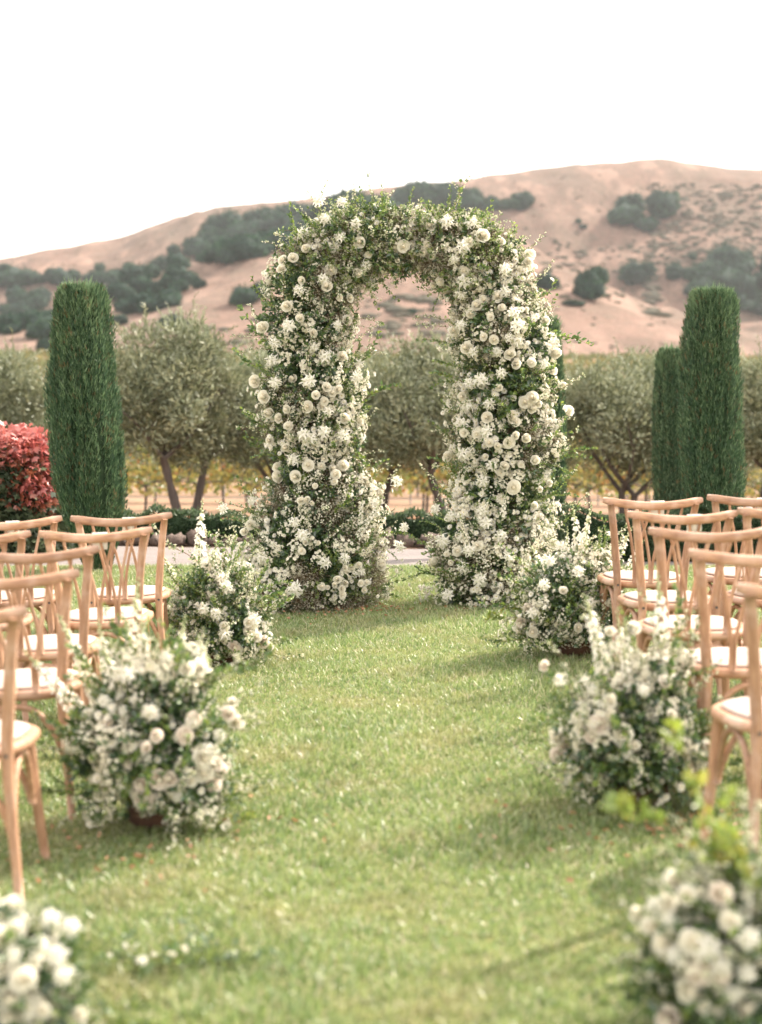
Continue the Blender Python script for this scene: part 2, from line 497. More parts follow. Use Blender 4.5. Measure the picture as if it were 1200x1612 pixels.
def rose(seed, open_=1.0):
    r_ = np.random.default_rng(seed)
    ts = []
    for cnt, half, r0, r1, z0, z1, curl, m in ((5, .80, .10, .44, -.12, .16, .16, 0), (5, .80, .12, .41, -.08, .27, .10, 0), (5, .78, .12, .35, -.02, .36, .06, 0),
                                               (5, .76, .11, .28, .05, .43, .04, 0), (5, .82, .09, .205, .10, .47, .03, 0), (4, .95, .06, .135, .14, .49, .015, 1), (3, 1.15, .03, .075, .2, .495, 0, 1)):
        ph = r_.uniform(0, 6)
        for i in range(cnt):
            ts.append(petal(half * r_.uniform(.8, 1.15), r0, r1 * open_ * r_.uniform(.84, 1.12), z0, z1 * r_.uniform(.86, 1.08), curl * r_.uniform(.3, 1.8), 4, 4, m, ph + i * 2 * PI / cnt + r_.uniform(-.3, .3), .03))
    ts.append(xf(sphere(8, 6, 1), None, (0, 0, .30), (.15, .14, .18)))
    # green calyx under the bloom
    for i in range(5):
        a = i * 1.2566
        ts.append(xf(leaf(.35, .12, 2), frames([dirs(a, 1.75)])[0], (0, 0, -.02)))
    ts.append(xf(thin(.9, .02, 2), frames([(0, 0, -1)])[0]))
    return join(ts)

def button(seed):
    """small double daisy chrysanthemum, diameter about 1"""
    r_ = np.random.default_rng(seed)
    ts = []
    for cnt, l, el in ((11, .5, 1.45), (9, .40, 1.05), (7, .27, .6)):
        a = np.arange(cnt) * 2 * PI / cnt + r_.uniform(0, 1)
        for t_ in a:
            D = dirs(np.array([t_]), np.array([el + r_.uniform(-.15, .15)]))
            q = T([(-.05, 0, .04), (.05, 0, .04), (.085, .03, l), (-.085, .03, l)], [(0, 1, 2, 3)], 0)
            X = frames(D, np.array([0.0]))[0]
            ts.append(xf(q, X, (0, 0, .03)))
    c = T([(.11 * math.cos(i * PI / 3), .11 * math.sin(i * PI / 3), .16) for i in range(6)], [(0, 1, 2, 3), (0, 3, 4, 5)], 1)
    ts.append(c)
    ts.append(thin(.8, .02, 2)); v = ts[-1][0].copy(); v[:, 2] *= -1; ts[-1] = (v, ts[-1][1], ts[-1][2])
    return join(ts)

def strap(l, wd, rec, mat=0, n=4):
    """narrow recurving petal along +Z from origin"""
    k = np.linspace(0, 1, n + 1)
    z = l * np.sin(k * rec) / rec; y = l * (1 - np.cos(k * rec)) / rec
    ww = wd * np.array([.35, .9, 1.0, .75, .15])[:n + 1] / 2
    V = np.concatenate([np.stack([-ww, -y, z], 1), np.stack([ww, -y, z], 1)])
    Q = [(i, i + 1, n + 1 + i + 1, n + 1 + i) for i in range(n)]
    return T(V, Q, mat)

def lily(seed):
    """umbel of spidery six-petalled florets, diameter about 1"""
    r_ = np.random.default_rng(seed)
    ts = []
    for k in range(6):
        az = k * 1.05 + r_.uniform(-.2, .2); po = r_.uniform(.5, 1.15) if k else .1
        D = dirs(np.array([az]), np.array([po]))
        Fr = frames(D, np.array([r_.uniform(0, 6)]))[0]
        base = D[0] * .2
        fl = []
        for i in range(6):
            a = i * PI / 3
            rot = np.array(Matrix.Rotation(a, 3, 'Z') @ Matrix.Rotation(R(r_.uniform(38, 60)), 3, 'X'))
            fl.append(xf(strap(r_.uniform(.30, .40), .085, r_.uniform(.9, 1.9)), rot))
        for i in range(4):
            fl.append(xf(thin(.3, .006, 1), frames([dirs(np.array([i * 1.6]), np.array([.25]))[0]])[0]))
        ts.append(xf(join(fl), Fr, base))
        ts.append(xf(thin(.22, .012, 2), Fr))
    st = thin(1.0, .02, 2); v = st[0].copy(); v[:, 2] *= -1
    ts.append((v, st[1], st[2]))
    return join(ts)

def floret(mat=0, eye=1, cup=.35):
    """five-petalled blossom, diameter 1, facing +Z"""
    ts = []
    for i in range(5):
        a = i * 1.2566
        q = T([(0, -.03, 0), (.28, -.20, cup * .28), (.5, 0, cup * .5 * .8), (.28, .20, cup * .28)], [(0, 1, 2, 3)], mat)
        ts.append(xf(q, np.array(Matrix.Rotation(a, 3, 'Z'))))
    ts.append(T([(-.07, -.07, .05), (.07, -.07, .05), (.07, .07, .05), (-.07, .07, .05)], [(0, 1, 2, 3)], eye))
    return join(ts)

def cluster(seed, n=16, rad=.05, fs=.02, mat=0):
    """domed head of tiny blossoms on short stems"""
    th = rng.uniform(0, 2 * PI, n); ph = np.sqrt(rng.uniform(0, 1, n)) * 1.2
    D = dirs(th, ph)
    P = D * rad * rng.uniform(.8, 1.05, n)[:, None]
    ts = [scat(floret(mat, 1), frames(D + rng.normal(0, .25, (n, 3))), P, rng.uniform(.75, 1.2, n) * fs)]
    ts.append(scat(thin(rad * .95, .0007, 2), frames(D), P * 0))
    return join(ts)

def mist(seed, n=46, rad=.09):
    """cloud of fine twiglets with tiny specks"""
    D = rng.normal(0, 1, (n, 3)); D[:, 2] = np.abs(D[:, 2]) + .2
    D /= np.linalg.norm(D, axis=1, keepdims=True)
    L = rad * rng.uniform(.4, 1.1, n)
    P = D * L[:, None]
    sp = T([(-.5, 0, -.4), (.5, 0, -.4), (.35, 0, .5), (-.35, 0, .5), (0, -.5, -.4), (0, .5, -.4), (0, .35, .5), (0, -.35, .5)], [(0, 1, 2, 3), (4, 5, 6, 7)], 0)
    ts = [scat(sp, frames(rng.normal(0, 1, (n, 3))), P, rng.uniform(.004, .0085, n))]
    ts.append(scat(thin(1, .006, 1), frames(D), P * 0, L))
    return join(ts)

def spike(seed, L=.5, frac=.6, fs=.034, dense=30, bend=.06):
    """flower spike (stock / larkspur): palette 0 petal 1 eye 2 stem 3 bud 4 leaf"""
    r_ = np.random.default_rng(seed)
    ts = [thin(L, .0028, 2, bend)]
    def at(z): return np.stack([0 * z, bend * (z / L) ** 1.6, z], 1)
    z = np.linspace(L * (1 - frac), L * .88, dense); th = np.arange(dense) * 2.4
    k = (z - z[0]) / (z[-1] - z[0])
    D = dirs(th, np.full(dense, 1.25) - .4 * k)
    sc = fs * (1.1 - .55 * k) * r_.uniform(.85, 1.15, dense)
    off = .016 * (1.1 - .6 * k)
    ts.append(scat(floret(0, 1, .5), frames(D + r_.normal(0, .25, (dense, 3))), at(z) + D * off[:, None], sc))
    ts.append(scat(floret(0, 1, 1.1), frames(D), at(z) + D * off[:, None] * .8, sc * .7))
    nb = 9
    z = np.linspace(L * .86, L, nb); th = np.arange(nb) * 2.4; D = dirs(th, np.full(nb, .7))
    ts.append(scat(sphere(5, 4, 3), frames(D), at(z) + D * .005, np.linspace(.0075, .003, nb)))
    nl = 8
    z = r_.uniform(.1, 1 - frac, nl) * L; D = dirs(r_.uniform(0, 6, nl), np.full(nl, .8))
    ts.append(scat(leaf(.07, .014, 4), frames(D), at(z), r_.uniform(.7, 1.2, nl)))
    return join(ts)

def branch(seed, L=.3, n=26, l=.028, wd=.016, flowers=0):
    """arching shoot; palette 0 twig 1.. leaf mats, 3 blossom"""
    r_ = np.random.default_rng(seed)
    pts = [(0, 0, 0), (r_.uniform(-.02, .02), .04 * L, L * .35), (r_.uniform(-.05, .05) * L, .14 * L, L * .7), (r_.uniform(-.1, .1) * L, .33 * L, L)]
    P = spline(pts, 9)
    ts = [sweep(P, np.linspace(.0026, .0009, 9), 4, mat=0, up=(1, 0, 0))]
    k = r_.uniform(.08, 1, n); k.sort()
    base = np.stack([np.interp(k * 8, np.arange(9), P[:, i]) for i in range(3)], 1)
    # short side shoots
    D = dirs(np.arange(n) * 2.4, r_.uniform(.5, 1.1, n))
    two = np.concatenate([base, base + D * .018 * r_.uniform(.3, 1.4, n)[:, None]])
    DD = np.concatenate([D, dirs(r_.uniform(0, 6, n), r_.uniform(.2, 1.3, n))])
    m = r_.choice([1, 2], len(DD), p=[.65, .35])
    for q in (1, 2):
        s = m == q
        ts.append(scat(leaf(l, wd, q), frames(DD[s]), two[s], r_.uniform(.55, 1.1, s.sum())))
    if flowers:
        kk = r_.integers(0, n, flowers)
        ts.append(scat(floret(3, 3, .6), frames(D[kk]), base[kk] + D[kk] * .012, r_.uniform(.012, .02, flowers)))
    return join(ts)

# ================================================================== SETTING
def tri_strip(name, x0, x1, y0, y1, nx, ny, off, mat, kind='structure', ys=None):
    def f(u, v):
        x = x0 + (x1 - x0) * u
        y = y0 + (y1 - y0) * v if ys is None else np.interp(v, np.linspace(0, 1, len(ys)), ys)
        return np.stack([x, y, gz(x, y) + off], 1)
    o = obj(name, mesh(grid(nx, ny, f), [mat], name, True))
    o['kind'] = kind
    return o

def lawn_edge(x):      # far edge of the lawn
    return 12.12 + 0.03 * np.sin(x * 2.1)

# ground: one sheet from behind the camera to the foot of the hills
ys = np.concatenate([np.linspace(-60, 8, 12), np.linspace(9, 50, 83), np.linspace(52, 335, 80)])
tri_strip('ground', -260, 260, 0, 0, 90, len(ys), -0.03, 'dry_ground', ys=ys)
def f_lawn(u, v):
    x = -9 + 18 * u; y = -6 + (lawn_edge(x) + 6) * v
    return np.stack([x, y, gz(x, y)], 1)
o = obj('lawn', mesh(grid(60, 90, f_lawn), ['lawn_soil'], 'lawn', True)); o['kind'] = 'structure'
def f_road(u, v):
    x = -14 + 28 * u; e = lawn_edge(x) + 0.0
    y = e + (14.05 - e) * v
    return np.stack([x, y, gz(x, y) - 0.012 + 0.006 * np.sin(x * 3 + y * 7)], 1)
o = obj('gravel_road', mesh(grid(110, 16, f_road), ['gravel'], 'gravel_road', True)); o['kind'] = 'structure'

# ---- hills
def skyz(pts, Y):
    P = [pix(px, py, Y) for px, py in pts]
    return np.array([p.x for p in P]), np.array([p.z for p in P])

RIDGES = [
    # crest pixels, foot Y0, crest Y1, back fall W
    ([(-900, 560), (-400, 470), (-120, 430), (0, 408), (60, 396), (130, 384), (200, 371), (260, 349), (330, 331), (420, 319), (500, 309), (600, 299), (690, 291), (760, 278), (830, 266), (900, 262), (960, 258), (1000, 250), (1030, 249), (1070, 258), (1130, 266), (1200, 266), (1400, 280), (2000, 340), (2600, 430)], 665, 900, 500),
    ([(-900, 640), (100, 600), (200, 530), (235, 503), (252, 490), (300, 465), (360, 432), (420, 403), (480, 376), (540, 352), (620, 335), (700, 352), (800, 400), (900, 470), (1000, 560), (1100, 620), (2500, 640)], 330, 690, 160),
    ([(-900, 640), (120, 600), (200, 550), (265, 524), (330, 505), (400, 480), (460, 458), (560, 445), (650, 462), (760, 510), (860, 560), (1000, 620), (2500, 640)], 330, 540, 120),
    ([(-900, 500), (-300, 510), (0, 528), (60, 548), (110, 575), (160, 620), (2500, 640)], 330, 480, 120),
    ([(-900, 640), (900, 620), (1000, 575), (1100, 530), (1200, 500), (1500, 470), (2500, 500)], 330, 560, 130),
]
_R = []
for pts, Y0, Y1, W in RIDGES:
    xs, zs = skyz(pts, Y1)
    tt = np.linspace(0.3, 1, 200); f_ = tt * (1.5 - .5 * tt ** 2)
    k = np.max(f_ / (Y0 + (Y1 - Y0) * tt)) * Y1
    _R.append((xs, zs, Y0, Y1, W, k))

def hillz(x, y):
    x = np.asarray(x, float); y = np.asarray(y, float)
    z = np.interp(y, [300, 330, 500], [6.0, 7.5, 9.0]) - 1.0
    for xs, zs, Y0, Y1, W, k in _R:
        c = (np.interp(x, xs, zs) - EYE) / k + EYE
        s = np.clip((y - Y0) / (Y1 - Y0), 0, 1)
        f = np.where(y <= Y1, s * (1.5 - .5 * s ** 2), 0.5 + 0.5 * np.cos(np.clip((y - Y1) / W, 0, 1) * PI))
        h = 7.5 + (c - 7.5) * f
        z = np.maximum(z, np.where(y > Y0, h, -50))
    return z

HX = np.linspace(-420, 420, 300); HY = np.concatenate([np.linspace(322, 930, 260), np.linspace(950, 1400, 12)])
gx, gy = np.meshgrid(HX, HY)
hz = hillz(gx.ravel(), gy.ravel())
pp = np.stack([gx.ravel(), gy.ravel(), 0 * hz], 1)
damp = np.clip((gy.ravel() - 330) / 120, 0, 1) * np.clip((905 - gy.ravel()) / 90, 0.04, 1)
gull = fbm(pp * np.array([1.0, .38, 1]), 0.016, 4)
fine = fbm(pp * np.array([1.0, .7, 1]), 0.06, 3)
hz = hz + (gull * 7.5 + fine * 1.6) * damp
HZ = hz.reshape(gy.shape)

def hill_at(x, y):
    i = np.clip(np.searchsorted(HX, x) - 1, 0, len(HX) - 2); j = np.clip(np.searchsorted(HY, y) - 1, 0, len(HY) - 2)
    fx = (x - HX[i]) / (HX[i + 1] - HX[i]); fy = (y - HY[j]) / (HY[j + 1] - HY[j])
    return (HZ[j, i] * (1 - fx) + HZ[j, i + 1] * fx) * (1 - fy) + (HZ[j + 1, i] * (1 - fx) + HZ[j + 1, i + 1] * fx) * fy

ii = np.arange(gx.size).reshape(gx.shape)
Qh = np.stack([ii[:-1, :-1], ii[:-1, 1:], ii[1:, 1:], ii[1:, :-1]], -1).reshape(-1, 4)
o = obj('hills', mesh(T(np.stack([gx.ravel(), gy.ravel(), hz], 1), Qh), ['hill_grass'], 'hills', True)); o['kind'] = 'structure'

def on_hill(px, py):
    d = pix(px, py, 1.0) - Vector((0, 0, EYE))
    for y in np.arange(335, 925, 1.5):
        x = d.x * y; z = EYE + d.z * y
        if hill_at(x, y) >= z: return x, y, hill_at(x, y)
    return None

# ---- haze
hz_me = mesh(box((-500, -80, -4.5), (500, 1500, 240)), [], 'haze')
m, t, o_ = _new('haze_air')
vs = t.nodes.new('ShaderNodeVolumePrincipled')
vs.inputs['Density'].default_value = 0.00009
vs.inputs['Color'].default_value = (0.88, 0.94, 1.0, 1)
vs.inputs['Anisotropy'].default_value = 0.2
t.links.new(vs.outputs[0], o_.inputs['Volume'])
hz_me.materials.append(m)
o = obj('haze', hz_me); o['kind'] = 'stuff'

# ---- hillside oaks
def oak(seed, n=1500):
    r_ = np.random.default_rng(seed)
    lob = [xf(lumpy(16, 10, .7, 2.6, seed + 1, 0), None, (0, 0, .40), (.42, .42, .36))]
    cs = [(0, 0, .42, .45)]
    for i in range(7):
        a = i * .9 + r_.uniform(-.3, .3); rr = r_.uniform(.18, .34)
        c = (rr * math.cos(a), rr * math.sin(a), r_.uniform(.25, .55)); s = r_.uniform(.2, .3)
        lob.append(xf(lumpy(12, 8, .8, 2.6, seed + i + 3, 0), None, c, (s, s, s * .85)))
        cs.append((*c, s))
    pts = []; nn = []
    for c in cs:
        d = r_.normal(0, 1, (n // len(cs), 3)); d /= np.linalg.norm(d, axis=1, keepdims=True)
        pts.append(np.array(c[:3]) + d * c[3] * r_.uniform(.85, 1.35, (len(d), 1))); nn.append(d)
    P = np.concatenate(pts); D = np.concatenate(nn)
    P = P[P[:, 2] > .02]; D = np.concatenate(nn)[:len(P)]
    q = T([(-.5, 0, -.5), (.5, 0, -.5), (.6, .1, .4), (-.4, .1, .6)], [(0, 1, 2, 3)], 1)
    q2 = T(q[0], q[1], 2)
    h = len(P) // 2
    lob.append(scat(q, frames(D[:h] + r_.normal(0, .8, (h, 3))), P[:h], r_.uniform(.035, .075, h)))
    lob.append(scat(q2, frames(D[h:] + r_.normal(0, .8, (len(P) - h, 3))), P[h:], r_.uniform(.035, .075, len(P) - h)))
    lob.append(xf(sweep([(0, 0, -.25), (0, 0, .4)], .03, 5, mat=3), None))
    return join(lob)
OAKT = [oak(50 + i) for i in range(4)]
OAKM = [mesh(t_, ['oak_core', 'oak_a', 'oak_b', 'bark'], 'oak') for t_ in OAKT]

single_oaks = [  # px centre, base y, width px, height/width, label
    (927, 470, 44, 1.05, 'large rounded dark oak standing alone right of the arch halfway up the bare slope'),
    (944, 447, 30, .95, 'smaller oak tucked behind the upper right of the large lone oak'),
    (1002, 449, 50, .75, 'wide flat-topped oak between the lone oak pair and the dark gully'),
    (983, 353, 46, .75, 'oak at the lower left of the high cluster under the summit'),
    (994, 334, 40, .75, 'upper left oak of the high cluster under the summit'),
    (1043, 343, 50, .85, 'broad oak on the right of the high cluster under the summit'),
    (1016, 364, 40, .6, 'low oak at the bottom of the high cluster under the summit'),
    (862, 456, 34, .85, 'oak half hidden by sprigs at the right shoulder of the flower arch'),
    (383, 480, 38, .8, 'dark oak on the crest of the low spur left of the arch'),
    (410, 470, 30, .8, 'oak at the left edge of the arch on the low spur'),
    (157, 429, 18, .8, 'small round oak alone above the left woodland'),
    (25, 452, 60, .55, 'wide oak at the far left edge below the bare ridge'),
    (73, 562, 26, .9, 'oak beside the left cypress at the foot of the hill'),
    (820, 331, 36, .8, 'rightmost oak at the end of the wooded strip on the ridge'),
    (1091, 410, 12, .9, 'small round bush above the right woodland'),
    (911, 353, 10, .8, 'tiny bush on the open slope right of the arch'),
    (918, 362, 12, .6, 'second tiny bush just below another on the open slope'),
    (650, 495, 14, .7, 'small dark bush seen through the arch on the bare slope'),
    (7, 432, 26, .7, 'oak cut by the left edge of the picture below the ridge'),
    (92, 447, 38, .75, 'oak just above the top of the left cypress'),
    (63, 447, 22, .75, 'small oak between the wide left oak and the cypress top'),
    (905, 482, 34, .3, 'low grey scrub below the large lone oak'),
]
for k, (px, py, wpx, asp, lab) in enumerate(single_oaks):
    h = on_hill(px, py)
    if h is None: continue
    x, y, z = h
    wid = wpx / FOC * y
    o = obj('oak_tree' if wpx > 20 else 'bush', OAKM[k % 4], None, (x, y, z - .04 * wid), (0, 0, random.uniform(0, 6)), (wid, wid, wid * asp * 1.15))
    tag(o, lab, 'tree' if wpx > 20 else 'bush')

woods = {
 'left woodland': [(122, 441, 26), (196, 434, 36), (217, 447, 46), (175, 452, 42), (252, 424, 50), (280, 402, 26), (287, 424, 42), (302, 392, 16), (266, 455, 60), (240, 465, 52),
    (196, 470, 52), (217, 492, 52), (280, 462, 32), (317, 453, 26), (245, 490, 52), (268, 516, 44), (285, 520, 24), (183, 512, 32), (150, 450, 40), (160, 475, 44), (190, 490, 40), (255, 478, 40), (235, 440, 44),
    (52, 490, 52), (17, 500, 52), (66, 475, 44), (35, 518, 62), (62, 533, 60), (8, 525, 52), (90, 505, 40), (120, 480, 40), (20, 480, 40), (85, 530, 40)],
 'ridge woodland': [(330, 402, 60), (350, 392, 60), (375, 380, 72), (405, 372, 72), (352, 416, 62), (387, 408, 70), (320, 415, 40), (430, 370, 60), (425, 392, 60), (450, 362, 60), (480, 352, 60), (520, 345, 62), (560, 337, 60), (600, 330, 52),
    (640, 326, 52), (700, 322, 62), (750, 325, 42), (780, 329, 32), (800, 327, 30), (675, 318, 50), (725, 330, 44), (460, 385, 50), (500, 368, 50)],
 'right woodland': [(1067, 436, 32), (1095, 440, 50), (1130, 444, 52), (1158, 428, 52), (1183, 432, 52), (1088, 462, 52), (1150, 460, 62), (1175, 492, 36), (1195, 478, 42), (1210, 450, 60), (1120, 465, 50), (1240, 470, 70), (1140, 478, 40), (1230, 430, 50), (1215, 495, 50)],
}
wl = {'left woodland': 'dark oak woodland filling the valley on the left hillside',
      'ridge woodland': 'strip of dark oak woodland climbing behind the arch towards the ridge',
      'right woodland': 'dense oak woodland on the slope behind the right cypress'}
for nm, L in woods.items():
    ts = []
    for px, py, wpx in L:
        h = on_hill(px, py)
        if h is None: continue
        x, y, z = h
        wid = wpx / FOC * y * .95
        for q in range(2 if nm == 'left woodland' else 3):
            wq = wid * random.uniform(.55, .88)
            xx = x + random.uniform(-.35, .35) * wid; yy = y + random.uniform(-.2, .4) * wid
            a = random.uniform(0, 6)
            ts.append(xf(OAKT[random.randrange(4)], np.array(Matrix.Rotation(a, 3, 'Z')), (xx, yy, hill_at(xx, yy) - .05 * wq), (wq, wq, wq * random.uniform(.7, .95))))
    o = obj('oak_woodland', mesh(join(ts), ['oak_core', 'oak_a', 'oak_b', 'bark'], 'oak_woodland'))
    tag(o, wl[nm], 'woodland'); o['kind'] = 'stuff'

# scrub flecks on the hillside
ts = []
for px0, px1, py0, py1, n, s0, s1 in ((1020, 1200, 290, 420, 420, .5, 1.9), (850, 1180, 380, 430, 120, .5, 1.7), (580, 700, 470, 530, 60, .6, 1.9), (600, 1200, 270, 560, 260, .3, .9), (0, 560, 340, 420, 60, .3, .8), (400, 420, 500, 530, 6, 1, 3), (200, 420, 520, 545, 14, .8, 1.8), (860, 1060, 430, 470, 22, .8, 2), (1015, 1040, 400, 500, 26, 1.2, 3)):
    for _ in range(n):
        h = on_hill(random.uniform(px0, px1), random.uniform(py0, py1))
        if h is None: continue
        s = random.uniform(s0, s1)
        ts.append(xf(lumpy(7, 5, .4, 1.5, random.random() * 9), None, (h[0], h[1], h[2]), (s * random.uniform(1, 1.9), s, s * random.uniform(.35, .7))))
MATS['scrub'] = pmat('scrub', (0.055, 0.055, 0.038), (0.10, 0.085, 0.06), 1, .3)
o = obj('hillside_scrub', mesh(join(ts), ['scrub'], 'hillside_scrub')); tag(o, 'low grey green scrub dotted over the dry hillside', 'scrub'); o['kind'] = 'stuff'

# ---- far vineyard rows on the valley floor and lower slope (merged: past counting)
ts = []
row = T([(-.5, 0, -.5), (.5, 0, -.5), (.6, .1, .4), (-.4, .1, .6)], [(0, 1, 2, 3)], 0)
for y in list(np.arange(64, 130, 5.0)) + list(np.arange(136, 322, 5.5)):
    hw = y * .30 + 4
    n = int(hw * 2 * (9 if y < 130 else 3.2))
    x = rng.uniform(-hw, hw, n)
    P = np.stack([x, y + rng.normal(0, .25, n), gz(x, y) + rng.uniform(.55, 1.75, n)], 1)
    m_ = rng.choice([0, 1, 2], n, p=[.16, .80, .04])
    for q in range(3):
        s = m_ == q
        ts.append(scat((row[0], row[1], np.array([q])), frames(rng.normal(0, 1, (s.sum(), 3))), P[s], rng.uniform(.22, .42, s.sum()) * (1 if y < 130 else 1.9)))
o = obj('far_vineyard', mesh(join(ts), ['far_gold', 'far_green', 'far_green'], 'far_vineyard')); tag(o, 'far green and gold vineyard rows running to the foot of the hills', 'vineyard'); o['kind'] = 'stuff'

# ---- near vine rows: every vine a thing
def vine_parts(seed):
    r_ = np.random.default_rng(seed)
    tr = [sweep(spline([(0, 0, -.05), (r_.uniform(-.04, .04), 0, .3), (r_.uniform(-.06, .06), 0, .62), (0, 0, .72)], 7), np.linspace(.035, .028, 7), 6, up=(1, 0, 0))]
    for s in (-1, 1):
        tr.append(sweep(spline([(0, 0, .66), (s * .2, 0, .78), (s * .6, 0, .8)], 6), np.linspace(.024, .014, 6), 5))
    trunk = join(tr)
    n = 420
    x = r_.uniform(-.68, .68, n); z = .75 + r_.beta(1.3, 1.4, n) * 1.05; y = r_.normal(0, .13, n)
    hang = r_.random(n) < .16
    z[hang] = r_.uniform(.48, .8, hang.sum())
    P = np.stack([x, y, z], 1)
    mm = np.where(z > 1.25, r_.choice([0, 1, 2], n, p=[.35, .60, .05]), r_.choice([0, 1, 2], n, p=[.54, .39, .07]))
    lf = leaf(1, .95)
    can = []
    for q in range(3):
        s = mm == q
        can.append(scat((lf[0], lf[1], np.full(2, q)), frames(r_.normal(0, 1, (s.sum(), 3)) + np.array([0, -.4, 0])), P[s], r_.uniform(.08, .14, s.sum())))
    for i in range(9):
        a = r_.uniform(-.6, .6)
        can.append(xf(thin(r_.uniform(.6, 1.0), .005, 3, r_.uniform(-.1, .1)), None, (a, 0, .78)))
    return mesh(trunk, ['bark'], 'trunk', True), mesh(join(can), ['vine_gold', 'vine_green', 'vine_rust', 'twig'], 'canopy')
VINES = [vine_parts(300 + i) for i in range(5)]
rowlab = {34.5: 'front row', 38.0: 'second row', 41.5: 'third row', 45.5: 'fourth row', 50.0: 'fifth row', 55.0: 'sixth row'}
post_me = mesh(sweep([(0, 0, -.1), (0, 0, 1.75)], .022, 6), ['steel'], 'trellis_post')
for yy, rl in rowlab.items():
    hw = yy * .27 + .6
    x = -hw + random.uniform(0, .8); k = 0
    while x < hw:
        y = yy
        v = VINES[random.randrange(5)]
        r_ = thing('grapevine', 'grapevine with yellow and green leaves in the %s of the vineyard' % rl, 'grapevine', (x, y, gzf(x, y)), random.choice((0, PI)), 'grapevines in the %s' % rl)
        obj('trunk', v[0], r_); obj('canopy', v[1], r_, scale=(1, 1, random.uniform(.9, 1.08)))
        if k % 4 == 1:
            p = obj('trellis_post', post_me, None, (x + .65, y, gzf(x, y)))
            tag(p, 'thin steel trellis post in the %s of the vineyard' % rl, 'post', 'trellis posts in the %s' % rl)
        x += 1.32 + random.uniform(-.06, .06); k += 1
    ts = [sweep([(-hw - 2, yy, gzf(0, yy) + hh), (0, yy, gzf(0, yy) + hh - .01), (hw + 2, yy, gzf(0, yy) + hh)], .008 if hh > .5 else .013, 4) for hh in (.42, .8, 1.2)]
    o = obj('trellis_wire', mesh(join(ts), ['wire'], 'trellis_wire')); tag(o, 'pale trellis wires and drip line along the %s of vines' % rl, 'wire')

# leaf litter under the vines and olives
n = 5200
x = rng.uniform(-9, 9, n); y = rng.uniform(17, 33, n)
P = np.stack([x, y, gz(x, y) - .01 + rng.uniform(0, .03, n)], 1)
D = rng.normal(0, 1, (n, 3))
lt = leaf(1, .8)
o = obj('leaf_litter', mesh(scat((lt[0], lt[1], np.zeros(2, int)), frames(D), P, rng.uniform(.04, .09, n)), ['fallen'], 'leaf_litter')); tag(o, 'rusty fallen leaves scattered on the bare ground before the vines', 'leaf litter'); o['kind'] = 'stuff'

# ---- olive trees
def olive(seed, W=1.5, H=3.1, lean=0.0, n=9000, fork=.75, stems=3, cb=.7):
    r_ = np.random.default_rng(seed)
    trunk = []; limbs = []; tips = []
    base = np.array([0, 0, 0.0])
    for s in range(2 if stems > 2 else 1):
        off = (s - .5) * .10 if stems > 2 else 0
        f = np.array([lean + off * 2, r_.uniform(-.08, .08), fork * r_.uniform(.9, 1.1)])
        P = spline([base + (off, 0, -.12), base + (off + lean * .1, 0, .12), base + (off * 1.3 + lean * .5, r_.uniform(-.04, .04), fork * .5), f], 9)
        trunk.append(sweep(P, np.linspace(.085 if s == 0 else .07, .052, 9) * (1 + .12 * r_.normal(0, 1, 9)), 8, up=(1, 0, 0)))
        for b in range(4):
            a = r_.uniform(0, 6.28); o_ = r_.uniform(.25, .5) * W
            e = f + np.array([math.cos(a) * o_, math.sin(a) * o_, r_.uniform(.35, .6) * (H - fork)])
            mid = (f + e) / 2 + np.array([math.cos(a) * .08, math.sin(a) * .08, -.05])
            P = spline([f, mid, e], 7)
            limbs.append(sweep(P, np.linspace(.042, .014, 7), 6, up=(1, 0, 0)))
            tips.append(P)
            for c in range(3):
                i = r_.integers(2, 6); e2 = P[i] + np.array([r_.normal(0, .25) * W, r_.normal(0, .25) * W, r_.uniform(.15, .6)])
                P2 = spline([P[i], (P[i] + e2) / 2 + (0, 0, .04), e2], 5)
                limbs.append(sweep(P2, np.linspace(.016, .006, 5), 4, up=(1, 0, 0))); tips.append(P2)
    # crown made of leafy clumps of several sizes inside an uneven envelope
    cl = []
    c0 = np.array([lean, 0, cb + (H - cb) * .52])
    for i in range(52):
        d = r_.normal(0, 1, 3); d /= np.linalg.norm(d)
        if d[2] < -.6: d[2] *= .6
        rr = r_.uniform(.35, 1.0) ** .7
        c = c0 + d * np.array([W * .56, W * .5, (H - cb) * .45]) * rr
        cl.append((c, r_.uniform(.16, .33) * (W / 1.4)))
    P = []; D = []
    per = n // len(cl)
    for c, s in cl:
        d = r_.normal(0, 1, (per, 3)); d /= np.linalg.norm(d, axis=1, keepdims=True)
        P.append(c + d * (s * r_.uniform(.25, 1.12, (per, 1)) ** .6) * np.array([1, 1, .95])); D.append(d + np.array([0, 0, .45]) + r_.normal(0, .6, (per, 3)))
    P = np.concatenate(P); D = np.concatenate(D)
    lf = leaf(.085, .024, 0, .1, .1)
    mm = r_.random(len(P)) < .42
    cr = [scat(lf, frames(D[~mm]), P[~mm], r_.uniform(.7, 1.25, (~mm).sum())), scat((lf[0], lf[1], np.full(2, 1)), frames(D[mm]), P[mm], r_.uniform(.7, 1.25, mm.sum()))]
    # wispy shoots past the outline
    for i in range(200):
        c, s = cl[r_.integers(0, len(cl))]
        d = r_.normal(0, 1, 3); d[2] = abs(d[2]) + .4; d /= np.linalg.norm(d)
        st = c + d * s * .8
        k = np.linspace(0, 1, 16)[:, None]
        cr.append(scat((lf[0], lf[1], np.full(2, i % 2)), frames(d + r_.normal(0, .5, (16, 3))), st + d * k * r_.uniform(.18, .46), r_.uniform(.6, 1, 16)))
    return mesh(join(trunk), ['bark'], 'trunk', True), mesh(join(limbs), ['bark'], 'limb', True), mesh(join(cr), ['olive_a', 'olive_b'], 'crown')

